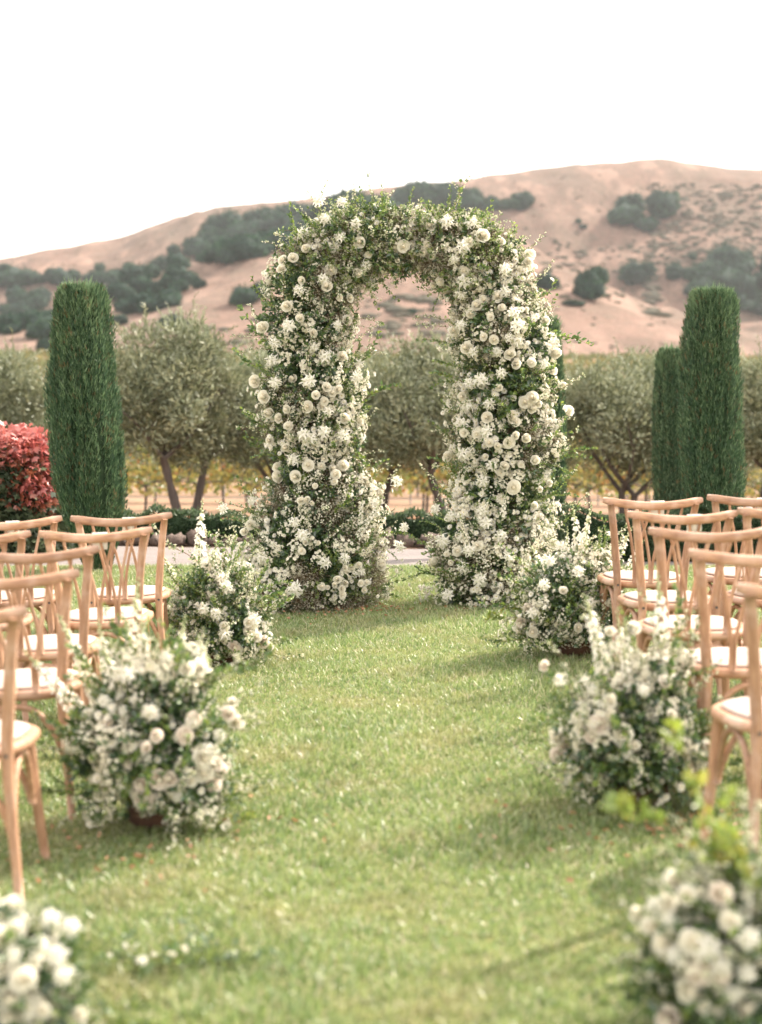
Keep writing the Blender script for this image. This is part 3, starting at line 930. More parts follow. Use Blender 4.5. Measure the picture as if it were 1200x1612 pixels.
def put_olive(px, Y, parts, sc, rz, label, zs=1.0):
    p = pix(px, 800, Y)
    r_ = thing('olive_tree', label, 'tree', (p.x, Y, gzf(p.x, Y)), rz, 'olive trees in a row behind the gravel road')
    obj('trunk', parts[0], r_); obj('limb', parts[1], r_); obj('crown', parts[2], r_)
    r_.scale = (sc, sc, sc * zs)
OL = [olive(11, 1.75, 3.0, -.22, 22000, .95, 1, .45), olive(12, 1.75, 2.65, .2, 22000, .9, 1, .45), olive(13, 2.1, 2.75, .05, 24000, .5, 3, .42), olive(14, 1.9, 2.75, -.25, 22000, .8, 1, .45)]
put_olive(283, 21.5, OL[0], 1.02, 0, 'tallest grey green olive tree right of the left cypress, dark leaning trunk')
put_olive(303, 22.3, OL[1], 0.98, .15, 'olive tree with forked trunk between the tallest olive and the flower arch')
put_olive(440, 23.5, OL[2], 1.0, 1.2, 'olive tree mostly hidden behind the left pillar of the flower arch')
put_olive(15, 24.5, OL[3], .98, 2.2, 'pale olive tree at the far left edge above the red creeper')
put_olive(598, 23.8, OL[0], .93, 2.6, 'olive tree seen through the left side of the arch opening', .95)
put_olive(703, 22.6, OL[3], 1.0, .2, 'olive tree with a leaning dark trunk at the right side of the arch opening')
put_olive(985, 24.5, OL[2], 1.04, .2, 'multi-stemmed olive tree between the arch and the right cypresses', .97)
put_olive(845, 25.5, OL[1], .98, 3.6, 'olive tree mostly hidden behind the right pillar of the flower arch')
put_olive(1190, 24.0, OL[0], .95, 3.2, 'olive tree at the right edge beside the tall cypress', .98)
put_olive(-60, 26.0, OL[2], .96, 4.4, 'olive tree partly outside the left edge behind the creeper')
put_olive(1105, 28.0, OL[1], .96, 5.1, 'olive tree glimpsed behind the two right cypresses')

# ---- cypresses
def cypress(name, label, px, Y, prof, seed, n=15000, lean=0.0):
    n = int(n * 1.35)
    """prof: list of (photo y, left px, right px)"""
    r_ = np.random.default_rng(seed)
    rows = [(pix((a + b) / 2, py, Y), (b - a) / 2 * Y / FOC) for py, a, b in prof]
    zc = np.array([p.z for p, _ in rows]); xc = np.array([p.x for p, _ in rows]); rr = np.array([q for _, q in rows])
    o_ = np.argsort(zc); zc, xc, rr = zc[o_], xc[o_], rr[o_]
    g = gzf(xc[0], Y)
    root = thing(name, label, 'tree', (xc[0], Y, g), 0, 'clipped column cypresses around the lawn')
    ox, oz = xc[0], g
    # trunk and dark inner body
    obj('trunk', mesh(sweep([(0, 0, -.1), (0, 0, .35)], .05, 8, up=(1, 0, 0)), ['bark'], 'trunk', True), root)
    zz = np.linspace(zc[0], zc[-1] - .04, 24)
    def fcore(u, v):
        z = zc[0] + (zc[-1] - .05 - zc[0]) * v; r0 = np.interp(z, zc, rr) * .8 * np.where(v > .97, .4, 1)
        th = u * 2 * PI
        r0 = r0 * (1 + .06 * np.sin(th * 7 + z * 3))
        return np.stack([np.interp(z, zc, xc) - ox + r0 * np.cos(th), r0 * np.sin(th), z - oz], 1)
    ts = [grid(24, 30, fcore, 0)]
    strands = 150
    sth = r_.uniform(0, 2 * PI, strands); ssh = r_.uniform(.84, 1.07, strands)
    z = zc[0] + (zc[-1] - zc[0]) * r_.uniform(0, 1.0, n)
    k = r_.integers(0, strands, n)
    th = sth[k] + r_.normal(0, .045, n) + .12 * np.sin(z * 4 + k)
    wob = 1 + .05 * np.sin(z * 9 + k * 1.7) + .05 * np.sin(z * 3.1 + sth[k] * 3)
    rad = np.interp(z, zc, rr) * ssh[k] * wob * (1 - .18 * r_.random(n) ** 2)
    x = np.interp(z, zc, xc) - ox + rad * np.cos(th); y = rad * np.sin(th)
    P = np.stack([x, y, z - oz], 1)
    D = np.stack([np.cos(th) * .34, np.sin(th) * .34, np.ones(n)], 1) + r_.normal(0, .24, (n, 3))
    bl = T([(-.5, 0, 0), (.5, 0, 0), (.38, -.06, .6), (-.38, .06, .6), (.05, -.1, 1), (-.05, .1, 1)], [(0, 1, 2, 3), (3, 2, 4, 5)], 1)
    lit = r_.random(n) < (.20 + .30 * (np.sin(k * 2.3) > .3)) * (1 + .8 * ((z - zc[0]) / (zc[-1] - zc[0])) ** 4)  # paler strands vary at random; extra pale blades near the top paint in sunlight
    sc = np.stack([r_.uniform(.005, .009, n)] * 2 + [r_.uniform(.022, .050, n)], 1)
    brn = (r_.random(n) < .012) | ((np.sin(z * 7 + k * 3.1) > .985) & (r_.random(n) < .7))
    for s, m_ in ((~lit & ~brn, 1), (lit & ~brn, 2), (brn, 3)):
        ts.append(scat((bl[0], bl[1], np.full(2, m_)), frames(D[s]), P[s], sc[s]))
    # bushy top shoots, all in the paler sunlit leaf colour
    nt_ = 900
    a = r_.uniform(0, 2 * PI, nt_); q = np.sqrt(r_.random(nt_)) * rr[-1] * 1.25
    P = np.stack([xc[-1] - ox + q * np.cos(a), q * np.sin(a), zc[-1] - oz - .08 + r_.uniform(-.05, .05, nt_) - .09 * (q / rr[-1]) ** 2], 1)
    D = np.stack([np.cos(a) * .25, np.sin(a) * .25, np.ones(nt_)], 1) + r_.normal(0, .16, (nt_, 3))
    ts.append(scat((bl[0], bl[1], np.full(2, 2)), frames(D), P, np.stack([r_.uniform(.007, .012, nt_)] * 2 + [r_.uniform(.07, .15, nt_)], 1)))
    obj('foliage', mesh(join(ts), ['core_green', 'cypress_a', 'cypress_b', 'cypress_c'], 'foliage'), root)
    return root

cypress('cypress_tree', 'thick dark green column cypress on the left between creeper and olives', 133, 11.9,
        [(451, 98, 157), (458, 92, 162), (482, 86, 168), (540, 80, 176), (620, 77, 185), (700, 80, 191), (770, 88, 193), (820, 102, 190), (860, 118, 182), (893, 134, 172)], 21, 42000)
cypress('cypress_tree', 'tall column cypress on the right, the larger of the overlapping pair', 1118, 12.9,
        [(458, 1095, 1151), (467, 1090, 1156), (492, 1084, 1160), (540, 1077, 1163), (640, 1073, 1166), (740, 1072, 1168), (800, 1076, 1167), (850, 1086, 1160), (878, 1098, 1145)], 22, 38000)
cypress('cypress_tree', 'shorter column cypress standing left behind the tall right cypress', 1055, 14.6,
        [(552, 1041, 1069), (560, 1037, 1073), (582, 1035, 1078), (640, 1030, 1082), (740, 1028, 1084), (800, 1032, 1082), (858, 1042, 1074)], 23, 20000)
cypress('cypress_tree', 'slim column cypress half hidden behind the right pillar of the arch', 868, 13.6,
        [(505, 858, 876), (540, 852, 883), (600, 848, 888), (700, 845, 891), (800, 848, 890), (868, 858, 884)], 24, 15000)

# ---- red creeper mound at left
def ivy_leaf(mat=0):
    V = [(0, 0, 0), (-.28, .03, .18), (-.46, -.02, .62), (-.16, .04, .55), (0, -.04, 1.0), (.16, .04, .55), (.46, -.02, .62), (.28, .03, .18)]
    return T(V, [(0, 3, 2, 1), (0, 5, 4, 3), (0, 7, 6, 5)], mat)
IVY = ivy_leaf()
pc = pix(5, 760, 13.4)
gi = gzf(pc.x, 13.4)
root = thing('creeper_bush', 'mound of crimson and green creeper leaves at the left edge behind the chairs', 'bush', (pc.x, 13.4, gi))
def creeper_surf(n, seed):
    r_ = np.random.default_rng(seed)
    th = r_.uniform(0, 2 * PI, n); v = r_.uniform(0, 1, n)
    ph = np.arccos(1 - v * 1.0)
    # superellipsoid-like dome: 0.58 half width, 0.5 deep, height 1.15
    cx = np.cos(th) * np.sin(ph) ** .55 * .60; cy = np.sin(th) * np.sin(ph) ** .55 * .5; cz = np.sign(np.cos(ph)) * np.abs(np.cos(ph)) ** .6 * 1.13
    return np.stack([cx, cy, cz], 1), np.stack([np.cos(th) * np.sin(ph), np.sin(th) * np.sin(ph), np.cos(ph)], 1)
P, N = creeper_surf(9000, 5)
P[:3000, 2] *= rng.random(3000) ** 1.0
bmp = 1 + .07 * fbm(P * 1.0, 3.0, 2)
P = P * bmp[:, None] * rng.uniform(.9, 1.03, (len(P), 1))
redness = P[:, 2] / 1.13 + .45 * fbm(P, 2.6, 2) + .25 * (P[:, 0] / .6) + rng.normal(0, .12, len(P))
ts = []
for q, s in ((0, redness > .82), (1, (redness <= .82) & (redness > .62)), (2, redness <= .62)):
    D = N[s] * np.array([1, 1, .3]) + np.array([0, 0, -.55]) + rng.normal(0, .35, (s.sum(), 3))
    ts.append(scat((IVY[0], IVY[1], np.full(3, q)), frames(D), P[s], rng.uniform(.05, .085, s.sum())))
obj('foliage', mesh(join(ts), ['ivy_red', 'ivy_rust', 'ivy_green'], 'foliage'), root)
core = lumpy(20, 12, .08, 2, 3); core = (core[0] * np.array([.52, .42, 1.0]), core[1], core[2])
core = (core[0][:, :] * 1.0, core[1], core[2])
obj('inner_twigs', mesh(core, ['core_green'], 'inner_twigs', True), root)

# ---- hedges
def hedge(name, label, x0, x1, y0, y1, h, n, mats, seed, ls=.028, rough=.03, group=None):
    r_ = np.random.default_rng(seed)
    xm, ym = (x0 + x1) / 2, (y0 + y1) / 2
    root = thing(name, label, 'hedge', (xm, ym, 0), 0, group)
    def zt(x, y): return gz(x, y) + h * (1 + .10 * np.sin(x * 5.1) + .06 * np.sin(x * 11.3 + 1))
    ns = int(n * .5)
    # front/back faces, top
    x = r_.uniform(x0, x1, n); u = r_.random(n); k = r_.random(n)
    front = k < .55; top = k >= .55
    y = np.where(front, y0, y0 + (y1 - y0) * r_.random(n))
    z = np.where(front, gz(x, y) + (zt(x, y) - gz(x, y)) * u, zt(x, y))
    b = rough * np.sin(x * 17 + z * 13) + r_.normal(0, rough * .5, n)
    y = y + np.where(front, -b + (u ** 3) * .06, 0); z = z + np.where(top, b, 0)
    ends = r_.random(n) < .06
    x = np.where(ends, np.where(r_.random(n) < .5, x0, x1), x); y = np.where(ends, y0 + (y1 - y0) * r_.random(n), y)
    z = np.where(ends, gz(x, y) + (zt(x, y) - gz(x, y)) * u, z)
    P = np.stack([x - xm, y - ym, z], 1)
    D = np.where(front[:, None], np.array([0, -1, .5]), np.array([0, 0, 1.0])) + r_.normal(0, .6, (n, 3))
    lf = leaf(1, .45)
    ts = []
    lit = r_.random(n) < np.where(top, .7, .18)  # sun on top and shade on the front painted by leaf colour
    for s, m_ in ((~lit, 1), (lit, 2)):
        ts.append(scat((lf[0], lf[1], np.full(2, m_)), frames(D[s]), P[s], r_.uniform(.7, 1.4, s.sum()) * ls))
    nx = 40
    def fc(u_, v_):
        x = x0 + .03 + (x1 - x0 - .06) * u_
        prof = np.array([[.03, -.05], [.03, .9], [.12, .97], [.88, .97], [.97, .9], [.97, -.05]])
        yy = y0 + .02 + (y1 - y0 - .04) * np.interp(v_ * 5, np.arange(6), prof[:, 0])
        zz = gz(x, yy) + (zt(x, yy) - gz(x, yy) - .02) * np.interp(v_ * 5, np.arange(6), prof[:, 1])
        return np.stack([x - xm, yy - ym, zz], 1)
    obj('inner_growth', mesh(grid(nx, 6, fc), ['core_green'], 'inner_growth', True), root)
    obj('foliage', mesh(join(ts), ['core_green', *mats], 'foliage'), root)
    return root
hedge('clipped_hedge', 'dark clipped box hedge along the lawn behind the right chairs', 1.62, 5.2, 12.62, 13.1, .40, 26000, ['hedge_shade', 'hedge_lit'], 31, .026, .012)
hedge('low_hedge', 'low rosemary hedge behind the stones left of the flower arch', -5.2, -1.02, 14.45, 14.85, .27, 13000, ['hedge_shade', 'hedge_lit'], 32, .034, .035)
hedge('low_hedge', 'low dark hedge behind the stones seen through the arch opening', -.85, 1.5, 14.5, 14.9, .26, 8000, ['hedge_shade', 'hedge_lit'], 33, .034, .04)

# ---- edging rocks
rock_me = []
for i in range(6):
    t_ = lumpy(10, 7, .95, 1.7, 40 + i)
    v = t_[0].copy(); v[:, 2] = np.where(v[:, 2] < -.3, -.3, v[:, 2])
    rock_me.append(mesh((v, t_[1], t_[2]), ['rock'], 'edging_rock'))
x = -5.0; k = 0
while x < 2.2:
    s = random.uniform(.04, .10)
    o = obj('edging_rock', rock_me[k % 6], None, (x, 14.2 + random.uniform(-.05, .05), gzf(x, 14.2) + .25 * s), (random.uniform(-.2, .2), random.uniform(-.2, .2), random.uniform(0, 6)), (s * random.uniform(1, 1.5), s, s * random.uniform(.8, 1.3)))
    tag(o, 'rough brown grey edging stone along the far side of the gravel road', 'rock', 'edging stones along the gravel road')
    x += s * 1.9 + random.uniform(0, .04); k += 1

# ---- small fixtures behind the right chairs
p = pix(1003, 860, 12.5)
r_ = thing('garden_stake', 'thin blue grey stake standing in front of the clipped hedge', 'stake', (p.x, 12.5, gzf(p.x, 12.5)))
obj('post', mesh(sweep([(0, 0, -.05), (.005, 0, .2), (0, 0, .34)], .014, 8, up=(1, 0, 0)), ['blue_paint'], 'post', True), r_)
obj('cap', mesh(sweep([(0, 0, .342), (0, 0, .355)], .017, 8, up=(1, 0, 0)), ['blue_paint'], 'cap', True), r_)
p = pix(1186, 822, 14.0)
o = obj('stone_block', mesh(lumpy(14, 10, .12, 1.2, 3), ['concrete'], 'stone_block', False), None, (p.x, 14.6, gzf(p.x, 14.6) + .2), None, (.22, .15, .26))
tag(o, 'grey stone block at the right edge behind the clipped hedge', 'stone')

# ================================================================== GRASS
def grass():
    bl = T([(-.5, 0, 0), (.5, 0, 0), (.36, .12, .55), (-.36, .12, .55), (.06, .5, 1), (-.06, .5, 1)], [(0, 1, 2, 3), (3, 2, 4, 5)], 0)
    ts = []
    def field(n, x, y, h0, h1, wd):
        keep = y < lawn_edge(x) - .01
        x, y = x[keep], y[keep]; n = len(x)
        g = fbm(np.stack([x[::37], y[::37], 0 * x[::37]], 1), .9, 3)
        P = np.stack([x, y, gz(x, y) - .003], 1)
        D = np.stack([rng.normal(0, .42, n), rng.normal(0, .42, n), np.ones(n)], 1)
        h = rng.uniform(h0, h1, n) * (1 + .35 * np.sin(x * 2.3 + 1.2 * np.sin(y * 1.7)) * np.sin(y * 2.9))
        r0 = rng.random(n)
        m_ = np.where(r0 < .46, 0, np.where(r0 < .80, 1, 2))
        flat = m_ == 2
        D[flat, :2] *= 2.4
        ww = rng.uniform(.7, 1.2, n) * wd
        sc = np.stack([ww, h * .8, h], 1)
        for q in range(3):
            s = m_ == q
            ts.append(scat((bl[0], bl[1], np.full(2, q)), frames(D[s]), P[s], sc[s]))
    # inside the view wedge, a little wider
    n = 240000
    y = 2.6 + (12.4 - 2.6) * rng.random(n) ** .82
    x = rng.uniform(-1, 1, n) * (y * .272 + .35)
    nt_ = 16000
    ty = 2.6 + 9.8 * rng.random(nt_) ** .82; tx = rng.uniform(-1, 1, nt_) * (ty * .272 + .35)
    k = rng.integers(0, nt_, 200000)
    x = np.concatenate([x, tx[k] + rng.normal(0, .013, len(k))]); y = np.concatenate([y, ty[k] + rng.normal(0, .013, len(k))])
    n = len(x)
    far = np.clip((y - 3) / 9, 0, 1)
    field(n, x, y, .014, .042, .0046)
    n = 60000
    x = rng.uniform(-5.5, 5.5, n); y = rng.uniform(1.0, 12.4, n)
    out = np.abs(x) > y * .272 + .3
    field(out.sum(), x[out], y[out], .016, .036, .006)
    me = mesh(join(ts), ['grass_a', 'grass_b', 'grass_straw'], 'grass')
    o = obj('grass', me); tag(o, 'short mown green lawn grass with straw coloured patches down the aisle', 'grass'); o['kind'] = 'stuff'
grass()

# ================================================================== CHAIRS
def make_chair():
    root = thing('cross_back_chair', '', 'chair')
    # frame: local +Y is the front of the seat, chair faces the arch
    legs = {}
    def arc_rail(u, z, yb=-.245, bow=.055, hw=.25):      # top rail centre line, bowed backwards in the middle
        return np.stack([(u * 2 - 1) * hw, yb - bow * (1 - (u * 2 - 1) ** 2) + .03, z + .006 - .026 * (1 - np.abs(u * 2 - 1) ** 1.8)], -1)
    u = np.linspace(0, 1, 13)
    P = arc_rail(u, .872)
    r = np.tile([.0145, .0205], (13, 1)); r[0] = [.009, .014]; r[-1] = [.009, .014]
    rail = sweep(P, r, 10, flat=.35)
    obj('top_rail', mesh(rail, ['ash_rail'], 'top_rail', True), root)
    for s in (-1, 1):
        P = spline([(s * .192, -.235, 0), (s * .176, -.205, .24), (s * .168, -.188, .44), (s * .178, -.190, .58), (s * .196, -.212, .74), (s * .214, -.236, .862)], 16)
        rr = np.interp(np.linspace(0, 1, 16), [0, .3, .52, .75, 1], [.0135, .0175, .0195, .018, .017])
        obj('rear_leg', mesh(sweep(P, np.stack([rr, rr * 1.05], 1), 10, flat=.45, up=(0, 1, 0)), ['ash_wood'], 'rear_leg', True), root)
        P = spline([(s * .205, .205, 0), (s * .188, .178, .22), (s * .175, .155, .428)], 9)
        obj('front_leg', mesh(sweep(P, np.linspace(.0145, .0205, 9), 10, flat=.2, up=(0, 1, 0)), ['ash_wood'], 'front_leg', True), root)
        b = sweep([(s * .168, -.2115, .447), (s * .168, -.2085, .447)], .006, 8)
        obj('bolt', mesh(b, ['steel'], 'bolt', True), root)
    # six bent slats in three V pairs
    for xb, xt in ((-.08, -.145), (-.08, -.02), (0, -.075), (0, .075), (.08, .02), (.08, .145)):
        sgn = 1 if xt > xb else -1
        o0 = .0065 * sgn
        ut = (xt / .25 + 1) / 2
        top = arc_rail(np.array([ut]), .862)[0]
        P = spline([(xb + o0, -.196, .455), (xb + o0 * 1.3, -.20, .56), (xb + (xt - xb) * .45, -.222, .69), (xb + (xt - xb) * .86, top[1] + .012, .80), (xt, top[1], .862)], 13)
        rr = np.stack([np.linspace(.0078, .0062, 13), np.full(13, .0052)], 1)
        obj('slat', mesh(sweep(P, rr, 8, flat=.5, up=(0, 1, 0)), ['ash_wood'], 'slat', True), root)
    # seat: rounded trapezoid slab
    def outline(k, grow=0.0):
        a = k * 2 * PI
        c, s_ = np.cos(a), np.sin(a)
        ex = .62
        xx = np.sign(c) * np.abs(c) ** ex; yy = np.sign(s_) * np.abs(s_) ** ex
        hw = np.interp(yy, [-1, -.2, .4, 1], [.175, .215, .228, .205]) + grow
        return xx * hw, yy * (.205 + grow) + .008
    n = 40
    k = (np.arange(n) + .5) / n
    rings = []
    for gr, z in ((-.012, .425), (0, .432), (.002, .446), (-.002, .457), (-.010, .461)):
        x, y = outline(k, gr); rings.append(np.stack([x, y, np.full(n, z)], 1))
    for f in (.8, .5, .2):
        x, y = outline(k, -.010); rings.append(np.stack([x * f, y * f, np.full(n, .461 - .006 * (1 - f))], 1))
    V = np.concatenate(rings); Q = []
    for i in range(len(rings) - 1):
        for j in range(n): Q.append((i * n + j, i * n + (j + 1) % n, (i + 1) * n + (j + 1) % n, (i + 1) * n + j))
    last = (len(rings) - 1) * n
    for b0, fl in ((0, True), (last, False)):
        for j in range(1, n // 2):
            q = (b0 + j - 1, b0 + j, b0 + n - 1 - j, b0 + n - j if j > 1 else b0 + n - 1)
            q = (b0 + j - 1, b0 + j, b0 + n - 1 - j, b0 + n - j) if j > 1 else (b0, b0 + 1, b0 + n - 2, b0 + n - 1)
            Q.append(q if not fl else q[::-1])
    obj('seat', mesh(T(V, Q), ['ash_rail'], 'seat', True), root)
    # linen pad, slightly domed, with piping edge
    rings = []
    for gr, z in ((-.036, .4622), (-.028, .465), (-.030, .470), (-.042, .474)):
        x, y = outline(k, gr); rings.append(np.stack([x, y, np.full(n, z)], 1))
    for f, dz in ((.8, .004), (.5, .006), (.2, .006)):
        x, y = outline(k, -.042); rings.append(np.stack([x * f, y * f, .474 + dz + .0018 * np.sin(k * 26 + f * 9)], 1))
    V = np.concatenate(rings); Q = []
    for i in range(len(rings) - 1):
        for j in range(n): Q.append((i * n + j, i * n + (j + 1) % n, (i + 1) * n + (j + 1) % n, (i + 1) * n + j))
    b0 = (len(rings) - 1) * n
    for j in range(1, n // 2):
        Q.append((b0 + j - 1, b0 + j, b0 + n - 1 - j, b0 + n - j) if j > 1 else (b0, b0 + 1, b0 + n - 2, b0 + n - 1))
    obj('seat_pad', mesh(T(V, Q), ['linen'], 'seat_pad', True), root)
    # bentwood hoops under the seat: rear, front, two sides
    def hoop(a, b, zlo=.20, zhi=.408):
        a = np.array(a); b = np.array(b)
        kk = np.array([0, .06, .16, .3, .5, .7, .84, .94, 1])
        hh = np.array([0, .35, .68, .92, 1, .92, .68, .35, 0])
        P = np.array([a + (b - a) * q for q in kk]); P = np.column_stack([P, zlo + (zhi - zlo) * hh])
        return sweep(spline(P, 21), .0115, 8, up=(0.3, 1, .1) if abs(a[0] - b[0]) > .1 else (1, .3, .1))
    for a, b in (((-.172, -.196), (.172, -.196)), ((-.176, .168), (.176, .168)), ((-.174, -.18), (-.182, .155)), ((.174, -.18), (.182, .155))):
        obj('hoop_brace', mesh(hoop(a, b), ['ash_rail'], 'hoop_brace', True), root)
    return root

proto = make_chair()
CH = 'cross-back wooden chairs set in rows on both sides of the aisle'
rows = [7.28, 6.52, 5.77, 5.0, 4.14]
chairs = [
    # rail centre photo x, rail end y (mean), row y, yaw deg, label
    (191, 0, 7, 'front row aisle chair left of the aisle, tall white flower spike at its right'),
    (150, 1, 6, 'second row aisle chair left of the aisle, small card behind its rail'),
    (53, 2, 6, 'third row chair left of the aisle, behind the big left flower mound'),
    (5, 3, 5, 'left aisle chair whose rear leg stands against the big left flower mound'),
    (-104, 4, 5, 'nearest left chair cut by the picture edge, round seat end and legs showing'),
    (17, 0, 11, 'second chair from the aisle in the left front row, before the red creeper'),
    (-43, 1, 9, 'second chair from the aisle in the left second row, only its right end showing'),
    (1030, 0, 1, 'front row aisle chair right of the aisle, blue stake behind it'),
    (1078, 1, 3, 'second row aisle chair right of the aisle with small card at its rail'),
    (1124, 2, 3, 'third row aisle chair right of the aisle, in the middle of the overlapping rails'),
    (1204, 3, 4, 'fourth row aisle chair right of the aisle, rear leg beside the right flower mound'),
    (1306, 4, 4, 'nearest right chair cut by the picture edge, seat tip and rear leg showing'),
    (1194, 0, 2, 'second chair from the aisle in the right front row, before the tall cypress'),
    (1252, 1, 3, 'second chair from the aisle in the right second row, rail cut by the edge'),
]
RAILY = -.27
placed = []
for i, (px, ri, yaw, lab) in enumerate(chairs):
    o = proto if i == 0 else copy_tree(proto)
    Y = rows[ri]
    p = pix(px, 840, Y)
    a = R(yaw)
    # the rail stands RAILY behind the seat centre
    cx = p.x - (-math.sin(a)) * RAILY; cy = Y - math.cos(a) * RAILY
    cx += .87 * math.sin(R(1.9 if px < 600 else .5))
    tilt_z = gzf(cx, cy)
    o.location = (cx, cy, tilt_z); o.rotation_euler = (0, R(-1.9 if px < 600 else -.5), a)
    tag(o, lab, 'chair', CH)
    placed.append(o)
C.objects  # keep

def card_on(ch, off, lab):
    a = ch.rotation_euler.z
    lx, ly = off, -.27 + .014 + .004
    x = ch.location.x + math.cos(a) * lx - math.sin(a) * ly; y = ch.location.y + math.sin(a) * lx + math.cos(a) * ly
    t_ = join([box((-.034, -.001, .800), (.034, .001, .877)), box((-.032, .0015, .803), (.032, .0027, .874))])
    o = obj('paper_card', mesh(t_, ['card'], 'paper_card'), None, (x, y, ch.location.z), (0, 0, a))
    tag(o, lab, 'card', 'small cards tucked behind chair rails')
card_on(placed[0], .01, 'small white card tucked behind the rail of the left front aisle chair')
card_on(placed[1], -.01, 'small white card tucked behind the rail of the left second row aisle chair')
card_on(placed[5], -.02, 'small white card behind the rail of the left front chair nearest the creeper')
card_on(placed[7], .01, 'small white card tucked behind the rail of the right front aisle chair')
card_on(placed[8], .04, 'small white card tucked behind the rail of the right second row aisle chair')
card_on(placed[12], .02, 'small white card behind the rail of the right front chair by the cypress')

# ================================================================== FLOWERS
GREENS = ['leaf_mid', 'leaf_deep', 'leaf_blue', 'leaf_lime', 'leaf_cream', 'stem', 'twig']
SPR_DEEP = [sprig(.17, 12, .042, .024, [1, 1, 0], 5) for _ in range(3)]
SPR_MID = [sprig(.18, 16, .030, .017, [0, 0, 2], 5) for _ in range(3)]
SPR_BLUE = [sprig(.16, 14, .030, .010, [2, 2, 0], 5, ang=(20, 50)) for _ in range(2)]
SPR_LIME = [sprig(.19, 18, .026, .016, [3, 0, 3], 6) for _ in range(3)]
SPR_CREAM = [sprig(.15, 22, .020, .012, [4, 4, 0, 3], 5, ang=(25, 85)) for _ in range(3)]
ROSE_ME = [mesh(rose(s, op), ['petal_rose', 'petal_heart', 'stem'], 'rose', True) for s, op in ((1, 1), (2, .9), (3, 1.06), (4, .82), (5, .95), (6, .75), (11, 1.1))]
ROSE_BL = [mesh(rose(s, op), ['petal_blush', 'petal_cream', 'stem'], 'rose', True) for s, op in ((7, 1), (8, .9))]
LILY_ME = [mesh(lily(s), ['petal_white', 'bud', 'stem'], 'spider_lily') for s in (1, 2, 3, 4)]
BUT = [button(s) for s in (1, 2, 3)]
CLU = [cluster(s, 18, .045, .021) for s in range(4)]
CLS = [cluster(s, 26, .05, .014) for s in range(3)]
MIS = [mist(s) for s in range(4)]
BR_ME = [mesh(branch(s, .30, 30), ['twig', 'leaf_mid', 'leaf_lime', 'petal_white'], 'leafy_branch') for s in (1, 2, 3)]
BRF_ME = [mesh(branch(s, .30, 24, .02, .012, 26), ['twig', 'leaf_mid', 'leaf_cream', 'petal_cream'], 'blossom_branch') for s in (4, 5, 6)]
BRY_ME = [mesh(branch(s, .34, 22, .034, .022), ['twig', 'leaf_lime', 'leaf_yellow', 'petal_white'], 'leafy_branch') for s in (8, 9)]
SPK_ME = [mesh(spike(s, .5, f, .036, d, b), ['petal_white', 'bud', 'stem', 'bud', 'leaf_mid'], 'flower_spike') for s, f, d, b in ((1, .62, 34, .05), (2, .55, 28, .09), (3, .7, 40, .03), (4, .45, 22, .12))]
SPKC_ME = [mesh(spike(s, .42, f, .030, d, b), ['petal_cream', 'bud', 'stem', 'bud', 'leaf_mid'], 'flower_spike') for s, f, d, b in ((5, .7, 40, .04), (6, .6, 30, .08))]

def face(o, d, roll=None):
    q = Vector(d).normalized().to_track_quat('Z', 'Y')
    m_ = q.to_matrix() @ Matrix.Rotation(random.uniform(0, 6.28) if roll is None else roll, 3, 'Z')
    o.rotation_euler = m_.to_euler()

# ---- the arch
AY = 9.95
PATH = [(494, 948, 112), (495, 905, 120), (498, 860, 115), (504, 800, 95), (503, 745, 76), (497, 690, 80), (494, 635, 82), (488, 580, 78), (484, 525, 72), (487, 470, 70), (503, 425, 66), (545, 392, 56), (600, 383, 48), (650, 381, 46), (700, 390, 54), (748, 412, 66), (778, 455, 70), (787, 510, 76),
        (792, 570, 82), (797, 630, 82), (795, 690, 82), (790, 750, 82), (786, 810, 84), (778, 870, 100), (774, 910, 104), (770, 948, 98)]
PP = np.array([pix(a, b, AY) for a, b, _ in PATH]); RR = np.array([c / FOC * AY for *_, c in PATH])
NP_ = 260
AP = spline(np.column_stack([PP, RR]), NP_)
AC, AR = AP[:, :3], AP[:, 3] * (1 + .15 * np.clip(AP[:, 2] * 2 - .8, .2, 1) * np.sin(np.arange(NP_) * .31) * np.sin(np.arange(NP_) * .093 + 1)) * np.where(AP[:, 2] > .9, .93, 1.0)
seg = np.linalg.norm(np.gradient(AC, axis=0), axis=1)
prob = seg * AR; prob /= prob.sum()
TG = np.gradient(AC, axis=0); TG /= np.linalg.norm(TG, axis=1, keepdims=True)
DEP = .82
arch = thing('floral_arch', 'tall arch packed with cream roses, white lilies, daisies and trailing greenery', 'flower arch', (pix(632, 950, AY).x, AY, 0))
AO = np.array(arch.location)

def arch_pts(n, rlo, rhi, front=.72, sel=None, outw=.0):
    i = rng.choice(NP_, n, p=prob) if sel is None else rng.choice(sel, n)
    B = np.array([0, 1.0, 0]); A = np.cross(TG[i], B); A /= np.linalg.norm(A, axis=1, keepdims=True)
    th = rng.uniform(0, 2 * PI, n)
    fr = rng.random(n) < front
    th = np.where(fr, rng.uniform(PI, 2 * PI, n), th)     # sin<0 : towards the camera
    c, s = np.cos(th)[:, None], np.sin(th)[:, None]
    rr = (AR[i] * rng.uniform(rlo, rhi, n))[:, None]
    N = A * c + B[None] * s
    P = AC[i] + A * c * rr + B[None] * s * rr * DEP + rng.normal(0, .01, (n, 3))
    P[:, 2] = np.maximum(P[:, 2], .02)
    return P - AO, N

